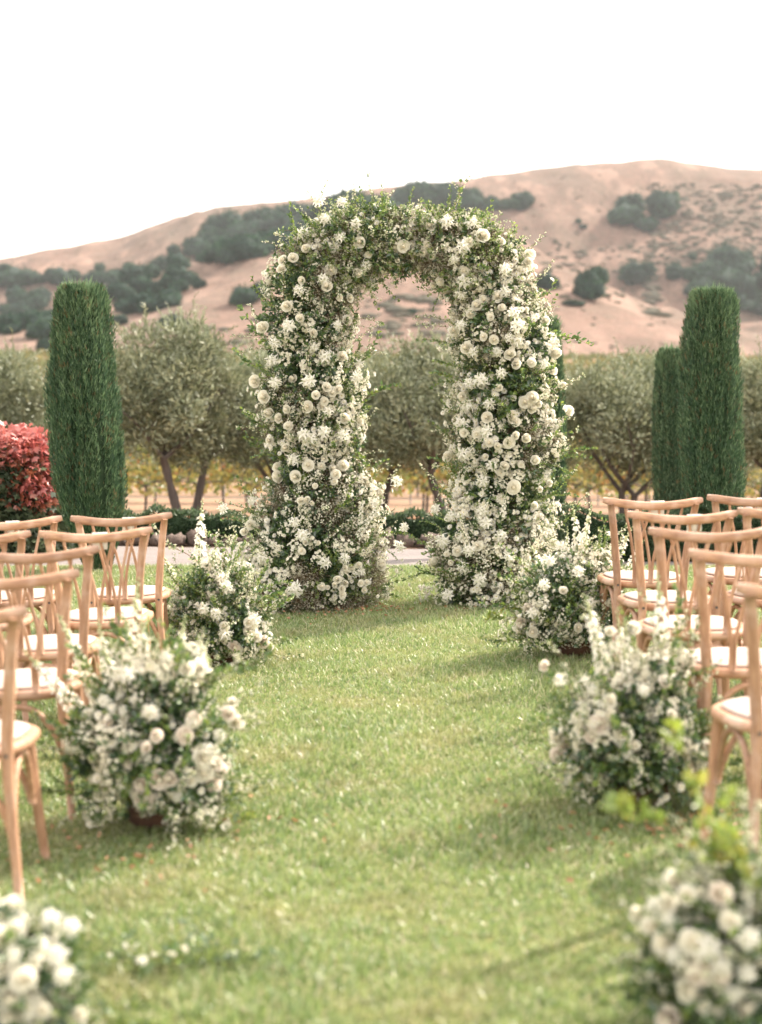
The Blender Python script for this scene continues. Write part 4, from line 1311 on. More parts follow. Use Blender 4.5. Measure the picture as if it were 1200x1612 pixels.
def arch_front(px, py):
    """point on the front surface of the arch at photo pixel"""
    Y = AY - .2
    for _ in range(3):
        p = np.array(pix(px, py, Y))
        d = np.linalg.norm((AC - p)[:, [0, 2]], axis=1); i = int(np.argmin(d))
        k = min(d[i] / AR[i], .97)
        Y = AY - AR[i] * DEP * math.sqrt(1 - k * k) * .98
    p = np.array(pix(px, py, Y))
    n = np.array([(p - AC[i])[0], (p - AC[i])[1] / DEP, (p - AC[i])[2]]); n /= max(np.linalg.norm(n), 1e-6)
    return p - AO, n

clump = rng.uniform(0, 1, 12)
def patch(P, sc, seed):        # patchy planting: noise mask in arch space
    return fbm(P + seed * 3.1, sc, 2)

obj('frame', mesh(sweep(AC - AO, AR * .45, 10, up=(0, 1, 0)), ['moss'], 'frame', True), arch)
def add_foliage(name, ts, n, rlo, rhi, up, scl, mask=None, front=.6):
    P, N = arch_pts(n, rlo, rhi, front)
    if mask is not None:
        k = patch(P, mask[0], mask[1]) > mask[2]; P, N = P[k], N[k]
    D = N + np.array([0, 0, up]) + rng.normal(0, .45, P.shape)
    return scat_var(ts, D, P, rng.uniform(scl * .7, scl * 1.2, len(P)))
fol = [add_foliage('f', SPR_DEEP, 2600, .30, .60, .10, .9), add_foliage('f', SPR_MID, 1500, .35, .66, .2, .85),
       add_foliage('f', SPR_BLUE, 1000, .4, .68, .2, .85, (2.6, 1, .05)), add_foliage('f', SPR_LIME, 1000, .42, .72, .3, .85, (2.2, 4, .05)),
       add_foliage('f', SPR_CREAM, 2600, .5, .80, .25, .85, (2.4, 7, -.15))]
# extra pale mass over the crown of the arch
topsel = np.where((AC[:, 2] > pix(600, 440, AY).z))[0]
P, N = arch_pts(650, .4, .85, .6, topsel); fol.append(scat_var(SPR_CREAM, N + np.array([0, 0, .5]) + rng.normal(0, .4, P.shape), P, rng.uniform(.7, 1.1, len(P))))
o = obj('foliage', mesh(join(fol), GREENS, 'foliage'), arch); o['kind'] = 'stuff'
# misty grey sprays in patches
P, N = arch_pts(1500, .68, .88, .75); k = patch(P, 2.0, 11) > .12; P, N = P[k], N[k]
Pt, Nt = arch_pts(240, .6, .92, .6, topsel); P = np.concatenate([P, Pt]); N = np.concatenate([N, Nt])
o = obj('misty_sprays', mesh(scat_var(MIS, N + np.array([0, 0, .3]), P, rng.uniform(.7, 1.3, len(P))), ['mist', 'twig'], 'misty_sprays'), arch); o['kind'] = 'stuff'
# small button daisies, grouped in sprays
P, N = arch_pts(430, .88, 1.02, .85); k = patch(P, 2.2, 21) > -.04; P, N = P[k], N[k]
Pb = []; Nb = []
for p, n_ in zip(P, N):
    m_ = rng.integers(5, 11)
    q = p + rng.normal(0, .045, (m_, 3)) * np.array([1, .5, 1]); Pb.append(q); Nb.append(n_ + rng.normal(0, .28, (m_, 3)) + np.array([0, -.3, .1]))
Pb = np.concatenate(Pb); Nb = np.concatenate(Nb)
o = obj('button_daisies', mesh(scat_var(BUT, Nb, Pb, rng.uniform(.030, .046, len(Pb))), ['petal_white', 'flower_eye', 'stem'], 'button_daisies'), arch); o['kind'] = 'stuff'
P, N = arch_pts(1000, .82, .98, .8); k = (patch(P, 2.0, 31) > -.14) & (rng.random(len(P)) < np.clip(.35 + P[:, 2] * .8, 0, 1)); P, N = P[k], N[k]
ts_ = [scat_var(CLU, N + rng.normal(0, .25, P.shape), P, rng.uniform(.9, 1.4, len(P)))]
P, N = arch_pts(850, .8, 1.0, .8); k = (patch(P, 2.0, 35) > -.1) & (rng.random(len(P)) < np.clip(.4 + P[:, 2] * .8, 0, 1)); P, N = P[k], N[k]; ts_.append(scat_var(CLS, N + rng.normal(0, .25, P.shape), P, rng.uniform(.8, 1.25, len(P))))
o = obj('blossom_clusters', mesh(join(ts_), ['petal_cream', 'bud', 'stem'], 'blossom_clusters'), arch); o['kind'] = 'stuff'

def zl(ox, oy, s, L): return [(ox + a / s, oy + b / s, c / s) for a, b, c in L]
ARCH_ROSES = (zl(380, 300, 4.286, [(465, 415, 30), (375, 475, 35), (320, 490, 30), (305, 545, 32), (594, 528, 42), (760, 530, 42), (690, 575, 35), (805, 355, 35), (567, 650, 38), (335, 785, 42), (680, 880, 38), (195, 930, 38), (650, 1120, 45),
    (140, 1283, 35), (195, 1392, 38), (565, 1330, 35), (500, 1385, 30), (600, 1370, 30), (635, 1345, 28), (235, 1500, 40), (455, 1460, 38), (555, 1425, 28), (675, 1530, 35), (1095, 372, 42), (1050, 445, 22), (480, 965, 30), (405, 865, 32), (700, 720, 26), (640, 720, 22), (420, 610, 26), (860, 420, 24), (905, 385, 18)])
  + zl(660, 300, 4.286, [(75, 265, 35), (410, 332, 52), (48, 370, 28), (25, 400, 30), (88, 427, 25), (330, 365, 30), (100, 530, 28), (150, 585, 25), (110, 590, 22), (705, 460, 40), (700, 500, 35), (530, 720, 40), (415, 775, 35), (370, 830, 38), (445, 740, 30), (550, 790, 35),
    (490, 855, 25), (452, 990, 32), (355, 1060, 40), (260, 950, 28), (605, 1110, 45), (640, 1170, 32), (860, 1100, 40), (860, 1220, 32), (335, 1385, 35), (740, 1400, 45), (700, 1430, 35), (770, 1440, 30), (915, 1320, 30), (475, 1525, 38), (620, 1515, 35), (960, 1490, 35), (730, 1165, 28), (545, 1330, 30), (530, 370, 30), (310, 530, 26), (275, 825, 30), (510, 1010, 26)])
  + zl(340, 640, 3.75, [(400, 70, 25), (445, 15, 25), (745, 80, 28), (450, 115, 24), (350, 200, 28), (437, 240, 26), (398, 355, 28), (398, 410, 34), (493, 412, 34), (557, 348, 28), (638, 305, 24), (622, 350, 26), (675, 365, 30), (730, 352, 30), (700, 400, 26), (690, 440, 22), (590, 465, 20), (515, 555, 24), (548, 545, 22), (572, 565, 20),
    (235, 700, 30), (205, 745, 26), (195, 830, 28), (182, 885, 30), (148, 785, 20), (535, 800, 20), (605, 800, 18), (518, 848, 18), (835, 1040, 20), (866, 1035, 16), (855, 1080, 18), (707, 1018, 22), (750, 1040, 24), (690, 1045, 20), (728, 1070, 22), (620, 1060, 22), (655, 1062, 16), (730, 1102, 20), (745, 945, 20), (820, 930, 18), (540, 15, 26)])
  + zl(650, 640, 3.75, [(455, 68, 36), (583, 45, 26), (580, 75, 26), (600, 90, 22), (680, 10, 28), (597, 172, 26), (650, 185, 34), (565, 212, 26), (465, 215, 26), (503, 232, 22), (333, 155, 24), (395, 165, 24), (440, 298, 20), (538, 350, 34), (587, 475, 36), (625, 342, 20), (692, 315, 34), (250, 305, 26), (645, 890, 34), (278, 855, 26), (248, 918, 22), (230, 870, 16), (610, 1022, 28), (795, 805, 30), (395, 820, 26), (770, 450, 24), (720, 485, 18), (690, 580, 26), (520, 390, 18)]))
for i, (px, py, r0) in enumerate(ARCH_ROSES):
    p, n_ = arch_front(px, py)
    dia = 2 * r0 / FOC * AY * 1.25
    n2 = n_ * .6 + np.array([random.uniform(-.6, .6), -.9, random.uniform(-.15, .75)])
    dia *= random.uniform(.82, 1.08)
    o = obj('rose', ROSE_ME[i % len(ROSE_ME)], arch, p + n_ * (.055 - .02 * random.random()), scale=(dia * random.uniform(.86, 1.05), dia * random.uniform(.86, 1.05), dia * random.uniform(.8, 1.2)))
    face(o, n2)
P, N = arch_pts(46, .92, 1.0, .35)
for i in range(len(P)):
    o = obj('rose', ROSE_ME[i % 4], arch, P[i], scale=random.uniform(.055, .095)); face(o, N[i] + rng.normal(0, .3, 3) + np.array([0, 0, .25]))
ARCH_LILIES = (zl(380, 300, 4.286, [(550, 115, 50), (690, 130, 45), (590, 225, 50), (450, 330, 55), (680, 335, 45), (780, 250, 45), (835, 480, 45), (880, 585, 50), (545, 600, 45), (340, 920, 55), (260, 1030, 50), (250, 1150, 55), (550, 1130, 55), (455, 1290, 60), (260, 1290, 50), (740, 1270, 50), (750, 1170, 40), (620, 910, 40), (400, 680, 45), (480, 1060, 40)])
  + zl(660, 300, 4.286, [(180, 240, 55), (340, 255, 50), (290, 390, 60), (240, 460, 40), (560, 540, 50), (320, 600, 60), (310, 680, 50), (570, 690, 50), (625, 830, 50), (650, 920, 60), (310, 905, 45), (650, 1020, 50), (865, 1030, 50), (800, 1175, 42), (390, 1090, 45), (530, 1090, 45), (555, 1235, 45), (440, 1280, 60), (370, 1300, 50), (360, 1460, 60), (490, 1440, 50), (240, 1460, 40), (600, 1000, 40)])
  + zl(340, 640, 3.75, [(85, 605, 38), (530, 170, 50), (630, 150, 48), (730, 170, 45), (480, 310, 48), (650, 30, 40), (265, 560, 42), (480, 680, 40), (520, 760, 48), (640, 920, 44), (480, 1075, 55), (1025, 445, 40), (905, 565, 34), (1040, 820, 42), (1070, 710, 34), (740, 890, 40), (300, 890, 40), (570, 190, 40), (190, 1000, 40)])
  + zl(650, 640, 3.75, [(450, 150, 46), (320, 100, 50), (330, 285, 48), (475, 350, 42), (430, 435, 44), (175, 610, 38), (260, 650, 40), (440, 690, 46), (210, 790, 50), (320, 775, 42), (520, 760, 42), (405, 1020, 50), (310, 950, 44), (345, 850, 46), (420, 620, 40), (230, 1110, 44), (560, 880, 40)]))
for i, (px, py, r0) in enumerate(ARCH_LILIES):
    p, n_ = arch_front(px, py)
    o = obj('spider_lily', LILY_ME[i % 4], arch, p + n_ * .045, scale=2.5 * r0 / FOC * AY)
    face(o, n_ * .6 + np.array([random.uniform(-.4, .4), -.9, random.uniform(-.1, .5)]))
P, N = arch_pts(26, .95, 1.02, .2)
for i in range(len(P)):
    o = obj('spider_lily', LILY_ME[i % 4], arch, P[i], scale=random.uniform(.09, .12)); face(o, N[i] + rng.normal(0, .3, 3))
# shoots reaching out of the outline: root px, tip px
BR = [(445, 560, 355, 505, 0), (440, 590, 360, 560, 0), (450, 540, 375, 500, 1), (560, 580, 620, 530, 0), (560, 640, 610, 590, 0), (575, 560, 600, 520, 1), (440, 700, 375, 690, 0), (440, 680, 385, 660, 0), (440, 500, 400, 440, 1),
      (480, 400, 440, 350, 1), (520, 370, 470, 330, 0), (500, 380, 455, 345, 0), (560, 360, 545, 330, 0), (640, 350, 625, 315, 0), (700, 350, 700, 300, 0), (720, 350, 740, 295, 0), (690, 350, 680, 308, 0), (750, 370, 765, 335, 0), (600, 350, 590, 318, 1),
      (800, 400, 850, 400, 1), (830, 450, 880, 430, 1), (845, 470, 890, 450, 0), (850, 530, 930, 513, 0), (840, 520, 900, 515, 0), (850, 500, 885, 480, 0), (860, 620, 915, 600, 1), (870, 600, 918, 610, 1), (870, 730, 905, 735, 0), (860, 770, 890, 755, 0),
      (720, 580, 675, 575, 0), (715, 600, 680, 590, 0), (720, 650, 695, 645, 0), (730, 520, 670, 505, 1), (600, 440, 610, 470, 0), (580, 450, 605, 460, 0), (650, 425, 660, 445, 1), (560, 500, 600, 490, 1),
      (560, 720, 600, 705, 1), (565, 740, 595, 745, 1), (430, 760, 400, 740, 0), (430, 800, 385, 790, 0), (580, 850, 635, 830, 0), (590, 880, 625, 860, 1), (720, 870, 658, 868, 0), (720, 910, 670, 890, 0), (720, 740, 695, 745, 1), (690, 780, 678, 795, 1),
      (430, 860, 340, 830, 1), (420, 870, 330, 845, 1), (425, 890, 350, 870, 1), (410, 900, 360, 915, 1), (415, 920, 370, 940, 0), (860, 870, 900, 850, 1), (830, 930, 870, 960, 0), (600, 920, 612, 945, 0), (720, 930, 690, 950, 0),
      (860, 660, 895, 650, 1), (865, 690, 900, 690, 0), (455, 620, 410, 610, 1), (450, 650, 400, 640, 1), (560, 670, 590, 655, 1), (760, 370, 790, 345, 1), (830, 400, 845, 375, 1)]
for i, (ax, ay, bx, by, kind) in enumerate(BR):
    a = np.array(pix(ax, ay, AY - .08)) - AO; b = np.array(pix(bx, by, AY - .08 + random.uniform(-.18, .12))) - AO
    d = b - a; L = np.linalg.norm(d)
    o = obj('leafy_branch' if kind == 0 else 'blossom_branch', (BR_ME if kind == 0 else BRF_ME)[i % 3], arch, a - d / L * .05, scale=(1, 1, 1))
    o.scale = (max(.75, (L + .05) / .31),) * 3
    face(o, d)
# scattered small shoots all round
P, N = arch_pts(230, .9, 1.0, .5)
for i in range(len(P)):
    o = obj('leafy_branch' if i % 2 else 'blossom_branch', (BR_ME if i % 2 else BRF_ME)[i % 3], arch, P[i], scale=random.uniform(.4, 1.0))
    face(o, N[i] + np.array([0, 0, .5]) + rng.normal(0, .35, 3))
P, N = arch_pts(60, .7, 1.0, .5, topsel)
for i in range(len(P)):
    o = obj('leafy_branch', (BR_ME + BRF_ME)[i % 6], arch, P[i], scale=random.uniform(.45, .85)); face(o, N[i] * np.array([1, .6, .4]) + np.array([0, 0, 1.0]) + rng.normal(0, .3, 3))
# flower spikes in the base mounds
for ax, ay, bx, by in ((470, 900, 420, 830), (450, 900, 400, 850), (540, 880, 590, 800), (560, 890, 600, 840), (800, 880, 880, 840), (820, 900, 905, 870), (780, 860, 800, 790), (740, 880, 720, 800), (500, 870, 480, 810), (830, 880, 860, 820), (740, 850, 760, 790), (560, 860, 580, 790), (430, 880, 385, 850)):
    a = np.array(pix(ax, ay, AY - .3)) - AO; b = np.array(pix(bx, by, AY - .4)) - AO
    o = obj('flower_spike', (SPK_ME + SPKC_ME)[random.randrange(6)], arch, a, scale=np.linalg.norm(b - a) / .45); face(o, b - a)
# fallen leaves at the feet
# ---- mounds along the aisle
def mound(label, px, py, Y, wpx, hpx, spikes, roses, lilies, branches, seed, blush=.2, group='low flower arrangements along the aisle', dens=1.0, trail=None):
    c = pix(px, py, Y); g = gzf(c.x, Y); k = Y / FOC
    W = wpx * k / 2; H = hpx * k
    root = thing('flower_arrangement', label, 'flower arrangement', (c.x, Y, g), 0, group)
    O_ = np.array([c.x, Y, g])
    Dp = W * .8
    # rusty pot, mostly covered
    prof = [(.10, 0), (.125, .02), (.135, .10), (.128, .12), (.115, .12), (.11, .08)]
    def fp(u, v):
        r0 = np.interp(v * 5, np.arange(6), [p[0] for p in prof]); z = np.interp(v * 5, np.arange(6), [p[1] for p in prof])
        return np.stack([r0 * .8 * np.cos(u * 2 * PI), r0 * .8 * np.sin(u * 2 * PI), z * .7], 1)
    obj('planter', mesh(grid(20, 6, fp), ['planter_rust'], 'planter', True), root)
    v, q, m_ = lumpy(14, 9, .2, 1.5, seed)
    obj('moss_core', mesh((v * np.array([W * .5, Dp * .5, H * .42]) + np.array([0, 0, H * .38]), q, m_), ['moss'], 'moss_core', True), root)
    def pts(n, lo, hi, front=.6, zmin=-.15, white=False):
        d = rng.normal(0, 1, (n, 3)); d[:, 1] = np.where(rng.random(n) < front, -np.abs(d[:, 1]), d[:, 1])
        d /= np.linalg.norm(d, axis=1, keepdims=True)
        d = d[d[:, 2] > zmin - .45]
        s = rng.uniform(lo, hi, (len(d), 1))
        flare = 1 + .12 * np.clip(-d[:, 2:3], 0, 1)
        P = d * s * np.array([W, Dp, H * .50]) * flare * (1 + .55 * fbm(d, 1.6 + 0 * seed, 2)[:, None] * np.array([1, 1, .8]) + .10 * np.sin(d[:, :1] * 5 + seed)) + np.array([0, 0, H * .40])
        P[:, :2] *= (1.06 - .38 * np.clip(P[:, 2:3] / H, 0, 1.1))
        ok = P[:, 2] > .015
        if white: ok &= rng.random(len(P)) < np.clip((P[:, 2] / H - .08) / .35, .12, 1)
        return P[ok], d[ok]
    n0 = int(820 * dens * (W * H) / .2)
    fl = []
    for ts_, cnt, lo, hi, s in ((SPR_DEEP, 1.1, .2, .66, .75), (SPR_MID, .8, .35, .78, .75), (SPR_LIME, .34, .4, .85, .75), (SPR_CREAM, 1.0, .45, .9, .7), (SPR_BLUE, .25, .4, .8, .7)):
        P, D = pts(int(n0 * cnt), lo, hi)
        if ts_ is SPR_CREAM or ts_ is SPR_LIME:
            kk = patch(P, 4.5, seed + cnt) > -.02; P, D = P[kk], D[kk]
        fl.append(scat_var(ts_, D + np.array([0, 0, .35]) + rng.normal(0, .4, P.shape), P, rng.uniform(.7, 1.15, len(P)) * s))
    o = obj('foliage', mesh(join(fl), GREENS, 'foliage'), root); o['kind'] = 'stuff'
    P, D = pts(int(n0 * .30), .78, 1.0, white=True); kk = patch(P, 5, seed) > .0; P, D = P[kk], D[kk]; Pb = []; Nb = []
    for p, d in zip(P, D):
        mm = rng.integers(4, 9); Pb.append(p + rng.normal(0, .035, (mm, 3))); Nb.append(d + rng.normal(0, .3, (mm, 3)) + np.array([0, -.2, .2]))
    o = obj('button_daisies', mesh(scat_var(BUT, np.concatenate(Nb), np.concatenate(Pb), rng.uniform(.022, .036, sum(map(len, Pb)))), ['petal_white', 'flower_eye', 'stem'], 'button_daisies'), root); o['kind'] = 'stuff'
    P, D = pts(int(n0 * 1.0), .78, 1.08, .6, -.05, white=True); kk = patch(P, 4.5, seed + 3) > .0; P, D = P[kk], D[kk]
    P2, D2 = pts(int(n0 * .40), .78, 1.04, .6); kk = patch(P2, 5, seed + 5) > .05; P2, D2 = P2[kk], D2[kk]
    o = obj('blossom_clusters', mesh(join([scat_var(CLU, D + rng.normal(0, .25, P.shape), P, rng.uniform(.7, 1.1, len(P))), scat_var(CLS, D2 + rng.normal(0, .25, P2.shape), P2, rng.uniform(.7, 1.2, len(P2)))]), ['petal_cream', 'bud', 'stem'], 'blossom_clusters'), root); o['kind'] = 'stuff'
    for i in range(int(16 * dens)):
        a_ = rng.uniform(0, 2 * PI); q_ = rng.uniform(.1, .85)
        b_ = np.array([W * .4 * q_ * math.cos(a_), Dp * .4 * q_ * math.sin(a_), H * .3]); e_ = np.array([W * q_ * math.cos(a_), Dp * q_ * math.sin(a_), H * rng.uniform(.92, 1.22) * (1 - .38 * q_ ** 2)])
        L_ = np.linalg.norm(e_ - b_)
        o = obj('flower_spike', (SPK_ME + SPKC_ME)[rng.integers(0, 6)], root, b_, scale=L_ / .47); face(o, e_ - b_)
    def front_pt(qx, qy, out=1.2):
        a = np.array(pix(qx, qy, Y)) - O_
        e = min(abs(a[0] / W / 1.15) ** 2 + abs((a[2] - H * .42) / (H * .62)) ** 2, 1.0)
        yy = -Dp * math.sqrt(max(1 - e, 0)) * out
        a = np.array(pix(qx, qy, Y + yy)) - O_
        n = np.array([a[0] / W ** 2, yy / Dp ** 2, (a[2] - H * .42) / (H * .55) ** 2]); n /= max(np.linalg.norm(n), 1e-6)
        if a[2] < .03: a[2] = .03
        return a, n
    for i, (qx, qy, r0) in enumerate(roses):
        a, n = front_pt(qx, qy)
        o = obj('rose', (ROSE_BL[i % 2] if random.random() < blush else ROSE_ME[i % 4]), root, a, scale=2 * r0 * k * 1.15)
        face(o, n * .6 + np.array([random.uniform(-.4, .4), -.8, random.uniform(0, .6)]))
    for i, (qx, qy, r0) in enumerate(lilies):
        a, n = front_pt(qx, qy, 1.22)
        o = obj('spider_lily', LILY_ME[i % 4], root, a, scale=2.3 * r0 * k)
        face(o, n * .6 + np.array([random.uniform(-.4, .4), -.7, random.uniform(0, .7)]))
    for i, (qx, qy) in enumerate(spikes):
        tip = np.array(pix(qx, qy, Y + random.uniform(-.08, .08))) - O_
        base = np.array([tip[0] * .35, 0, H * .25])
        L = np.linalg.norm(tip - base)
        o = obj('flower_spike', (SPK_ME + SPKC_ME)[(i + seed) % 6], root, base, scale=(1, 1, 1)); s = L / (.5 if (i + seed) % 6 < 4 else .42)
        ss = min(s * 1.25, 1.5); o.scale = (ss, ss, s)
        face(o, tip - base)
    for i, (ax, ay, bx, by, kd) in enumerate(branches):
        a = np.array(pix(ax, ay, Y - .05)) - O_; b = np.array(pix(bx, by, Y - .12)) - O_
        b[2] = max(b[2], .03)
        L = np.linalg.norm(b - a); me_ = (BR_ME, BRF_ME, BRY_ME)[kd]
        o = obj('leafy_branch' if kd != 1 else 'blossom_branch', me_[i % len(me_)], root, a, scale=L / .31); face(o, b - a)
    for i in range(int(80 * dens)):
        P, D = pts(3, .75, .95, .6)
        if len(P) == 0: continue
        kd = rng.integers(0, 2)
        o = obj('leafy_branch' if kd == 0 else 'blossom_branch', (BR_ME, BRF_ME)[kd][i % 3], root, P[0], scale=random.uniform(.4, .95) * min(1, H / .5)); face(o, D[0] + np.array([0, 0, .55]) + rng.normal(0, .2, 3))
    return root

mound('loose mound of white flowers beside the left front row chair, one tall white spike', 348, 1040, 7.9, 150, 170,
      [(277, 800), (268, 870), (300, 905), (330, 880), (352, 862), (318, 930), (385, 900), (225, 905), (400, 930), (290, 960)],
      zl(240, 780, 3, [(460, 640, 32), (490, 670, 28), (525, 690, 28), (550, 715, 26), (385, 720, 30), (340, 620, 24), (455, 600, 22)]),
      zl(240, 780, 3, [(345, 655, 45), (485, 590, 42), (300, 560, 36), (350, 430, 40), (330, 390, 36), (240, 540, 36)]),
      [(330, 900, 225, 845, 1), (400, 940, 440, 900, 0), (410, 960, 460, 930, 0), (400, 970, 455, 955, 1), (380, 1010, 430, 1020, 0), (290, 940, 250, 900, 1), (370, 930, 390, 880, 0)], 3)
mound('large mound of blush roses and white blossom on the grass by the left chairs', 248, 1295, 5.0, 235, 285,
      [(118, 962), (165, 925), (266, 968), (82, 1003), (140, 985), (190, 1000), (235, 1010), (300, 1020), (215, 975), (330, 1060), (110, 1080), (265, 1040)],
      zl(60, 930, 3.158, [(600, 935, 45), (660, 935, 38), (530, 1035, 48), (490, 1005, 35), (515, 960, 35), (730, 720, 45), (780, 640, 38), (945, 610, 40), (985, 655, 40), (965, 555, 28), (820, 830, 48), (880, 860, 40), (825, 905, 45), (870, 960, 42), (910, 890, 30), (560, 605, 35), (740, 390, 42), (800, 385, 40), (305, 1015, 28), (350, 645, 28), (590, 720, 30), (540, 780, 28), (760, 945, 28), (440, 860, 26)]),
      zl(60, 930, 3.158, [(445, 420, 60), (800, 370, 50), (770, 650, 45), (850, 800, 60), (640, 330, 45), (560, 600, 50), (690, 1020, 40), (330, 550, 45), (900, 720, 40)]),
      [(300, 1100, 400, 1040, 1), (330, 1120, 420, 1100, 1), (340, 1180, 400, 1240, 1), (330, 1230, 420, 1210, 1), (330, 1270, 430, 1250, 0), (320, 1280, 400, 1290, 2), (300, 1100, 380, 1060, 0), (130, 1150, 100, 1110, 1), (150, 1230, 110, 1210, 0), (340, 1150, 415, 1160, 1), (200, 1280, 170, 1320, 0), (250, 1290, 260, 1325, 0), (300, 1080, 440, 1025, 0)], 4, .5)
mound('white blossom mound beside the right front row chair with tall loose spikes', 905, 1035, 7.9, 170, 175,
      [(905, 795), (975, 825), (940, 800), (893, 862), (870, 850), (958, 850), (990, 870), (925, 850), (850, 880), (1010, 850), (965, 905), (880, 900)],
      zl(800, 840, 3, [(60, 455, 30), (115, 465, 28), (65, 420, 24), (95, 350, 24), (260, 270, 20), (330, 445, 22)]),
      zl(800, 840, 3, [(170, 240, 36), (120, 380, 40), (330, 180, 36), (250, 60, 34), (390, 330, 36), (200, 130, 34)]),
      [(860, 950, 775, 950, 2), (860, 970, 785, 990, 2), (850, 960, 770, 935, 0), (960, 900, 1010, 880, 1), (960, 920, 1000, 905, 0), (950, 870, 975, 825, 1), (850, 900, 830, 870, 1), (840, 990, 815, 1000, 0), (930, 1000, 960, 1010, 0)], 5)
mound('tall white flower mound with a rusty pot showing beside the right chairs', 1005, 1280, 5.05, 205, 250,
      [(943, 930), (1095, 918), (1000, 975), (1040, 985), (960, 1005), (1017, 1000), (925, 1050), (905, 1040), (980, 1030), (1060, 1010), (1050, 1060), (985, 1060)],
      zl(800, 840, 3, [(430, 900, 45), (395, 960, 35), (540, 945, 45), (340, 870, 42), (240, 960, 40), (235, 1045, 40), (350, 930, 32), (480, 860, 30), (740, 700, 28), (770, 855, 25), (590, 455, 36), (175, 625, 28), (480, 465, 26), (560, 1000, 28), (600, 1000, 22), (330, 1000, 28), (270, 1000, 30), (450, 640, 28), (480, 790, 30)]),
      zl(800, 840, 3, [(500, 545, 50), (250, 690, 42), (340, 880, 45), (590, 450, 42), (740, 695, 40), (450, 800, 45), (400, 740, 40), (560, 1040, 36), (640, 740, 36)]),
      [(920, 1160, 860, 1110, 0), (910, 1180, 855, 1220, 1), (900, 1200, 870, 1240, 1), (1070, 1180, 1120, 1150, 0), (1080, 1210, 1125, 1220, 0), (1040, 1240, 1050, 1300, 0), (980, 1260, 970, 1300, 0), (1050, 1100, 1100, 1040, 0), (1060, 1120, 1110, 1080, 1), (940, 1120, 880, 1085, 1), (930, 1240, 900, 1270, 0)], 6, .25)
mound('blurred near arrangement of white flowers in the lower left corner', 20, 1660, 3.25, 230, 210,
      [(20, 1400), (60, 1440), (-30, 1380), (10, 1460)],
      zl(0, 1100, 2.667, [(50, 880, 50), (60, 970, 45), (100, 1180, 50), (40, 1250, 60), (60, 1330, 60), (180, 1310, 34), (330, 1330, 34), (10, 1130, 50), (0, 1010, 50)]),
      zl(0, 1100, 2.667, [(210, 930, 62), (300, 965, 58), (170, 1030, 50), (240, 1080, 62), (265, 1160, 55), (60, 1080, 50)]),
      [(90, 1560, 150, 1530, 0), (100, 1600, 240, 1570, 0), (110, 1600, 280, 1590, 0), (90, 1540, 130, 1480, 0)], 8, .1)
mound('blurred near arrangement of white flowers in the lower right corner, lime shoot above', 1150, 1680, 3.25, 270, 270,
      [(1060, 1375), (1110, 1320), (1175, 1400), (1130, 1390), (1020, 1420)],
      zl(800, 1100, 3, [(795, 860, 55), (840, 930, 48), (750, 970, 45), (620, 1020, 48), (680, 1080, 50), (740, 1150, 60), (870, 1150, 55), (850, 1370, 65), (960, 1420, 75), (1050, 1050, 50), (1110, 1450, 75), (760, 1510, 60), (1000, 920, 50), (1000, 1300, 55), (900, 1290, 60)]),
      zl(800, 1100, 3, [(700, 980, 60), (800, 1220, 70), (950, 1180, 85), (1000, 1260, 70), (1130, 1130, 75), (1050, 1380, 70), (760, 1050, 55), (1120, 1300, 60)]),
      [(1190, 1410, 1035, 1215, 2), (1195, 1420, 1060, 1235, 2), (1180, 1400, 1110, 1240, 2), (1190, 1380, 1130, 1290, 2), (1200, 1430, 1150, 1300, 2), (1060, 1500, 990, 1460, 0), (1060, 1540, 985, 1510, 0), (1070, 1570, 1000, 1560, 0), (1190, 1560, 1200, 1400, 2), (1150, 1450, 1090, 1330, 1), (1190, 1500, 1195, 1420, 2)], 9, .3)

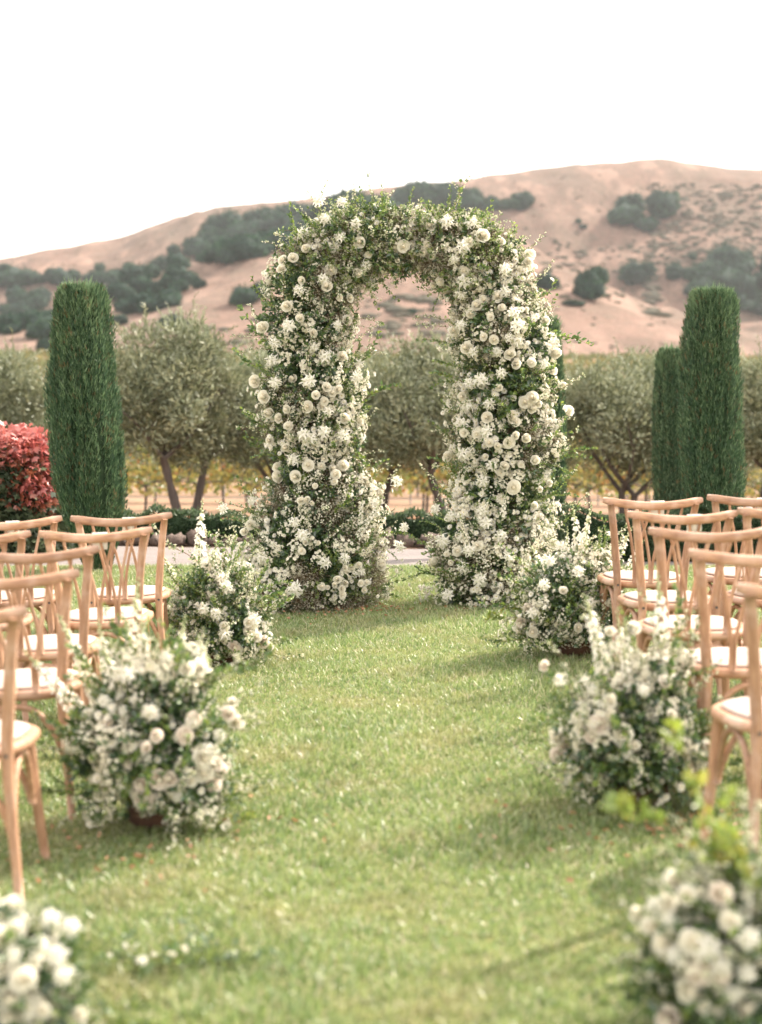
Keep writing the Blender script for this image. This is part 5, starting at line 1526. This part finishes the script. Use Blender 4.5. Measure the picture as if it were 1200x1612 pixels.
# trailing stem with blossoms lying on the grass at lower left
p0 = pix(150, 1560, 3.7); zt_ = gzf(p0.x, 3.7)
root = thing('fallen_garland', 'trailing leafy stem with white blooms lying on the lower left grass', 'garland', (p0.x, 3.7, zt_))
pts_ = [np.array(pix(a, b, 3.66)) for a, b in ((120, 1570), (200, 1556), (270, 1558), (340, 1575), (385, 1568))]
L_ = [(p[0] - p0.x, (.02 if i % 2 else -.03), .03) for i, p in enumerate(pts_)]
obj('stem', mesh(sweep(spline(L_, 16), .003, 6), ['stem'], 'stem', True), root)
SP = spline(L_, 40)
fl = scat_var(SPR_MID + SPR_LIME, rng.normal(0, 1, (60, 3)) * np.array([1, 1, .4]) + np.array([0, 0, .35]), SP[rng.integers(0, 40, 60)], rng.uniform(.35, .7, 60))
obj('leaf_spray', mesh(fl, GREENS, 'leaf_spray'), root)
for i, (qx, qy, r0) in enumerate(((222, 1548, 15), (208, 1541, 10), (190, 1543, 7), (168, 1546, 7), (270, 1532, 9), (287, 1540, 8), (362, 1562, 8), (240, 1556, 6), (318, 1577, 5))):
    q_ = np.array(pix(qx, qy, 3.66)); 
    o = obj('blossom', (LILY_ME + ROSE_ME)[i % 7], root, (q_[0] - p0.x, random.uniform(-.04, .04), .035 + .01 * (i % 3)), scale=2.2 * r0 / FOC * 3.66); face(o, (random.uniform(-.9, .9), random.uniform(-1, .2), 1))

# russet leaves fallen round the feet of the flowers
n = 420
cx = np.array([(-.47, 9.75, .45), (.72, 9.75, .4), (-.78, 4.85, .4), (.9, 4.9, .35), (-.1, 9.7, .2), (1.15, 4.9, .3)])
k = rng.integers(0, len(cx), n)
x = cx[k, 0] + rng.normal(0, 1, n) * cx[k, 2] * .8; y = cx[k, 1] + rng.normal(0, 1, n) * cx[k, 2] * .6 - .1
lt = leaf(1, .6)
o = obj('fallen_leaves', mesh(scat((lt[0], lt[1], np.zeros(2, int)), frames(rng.normal(0, 1, (n, 3)) * np.array([1, 1, .3])), np.stack([x, y, gz(x, y) + .022], 1), rng.uniform(.015, .03, n)), ['fallen'], 'fallen_leaves'))
tag(o, 'small russet leaves fallen on the grass at the feet of the flowers', 'leaves'); o['kind'] = 'stuff'
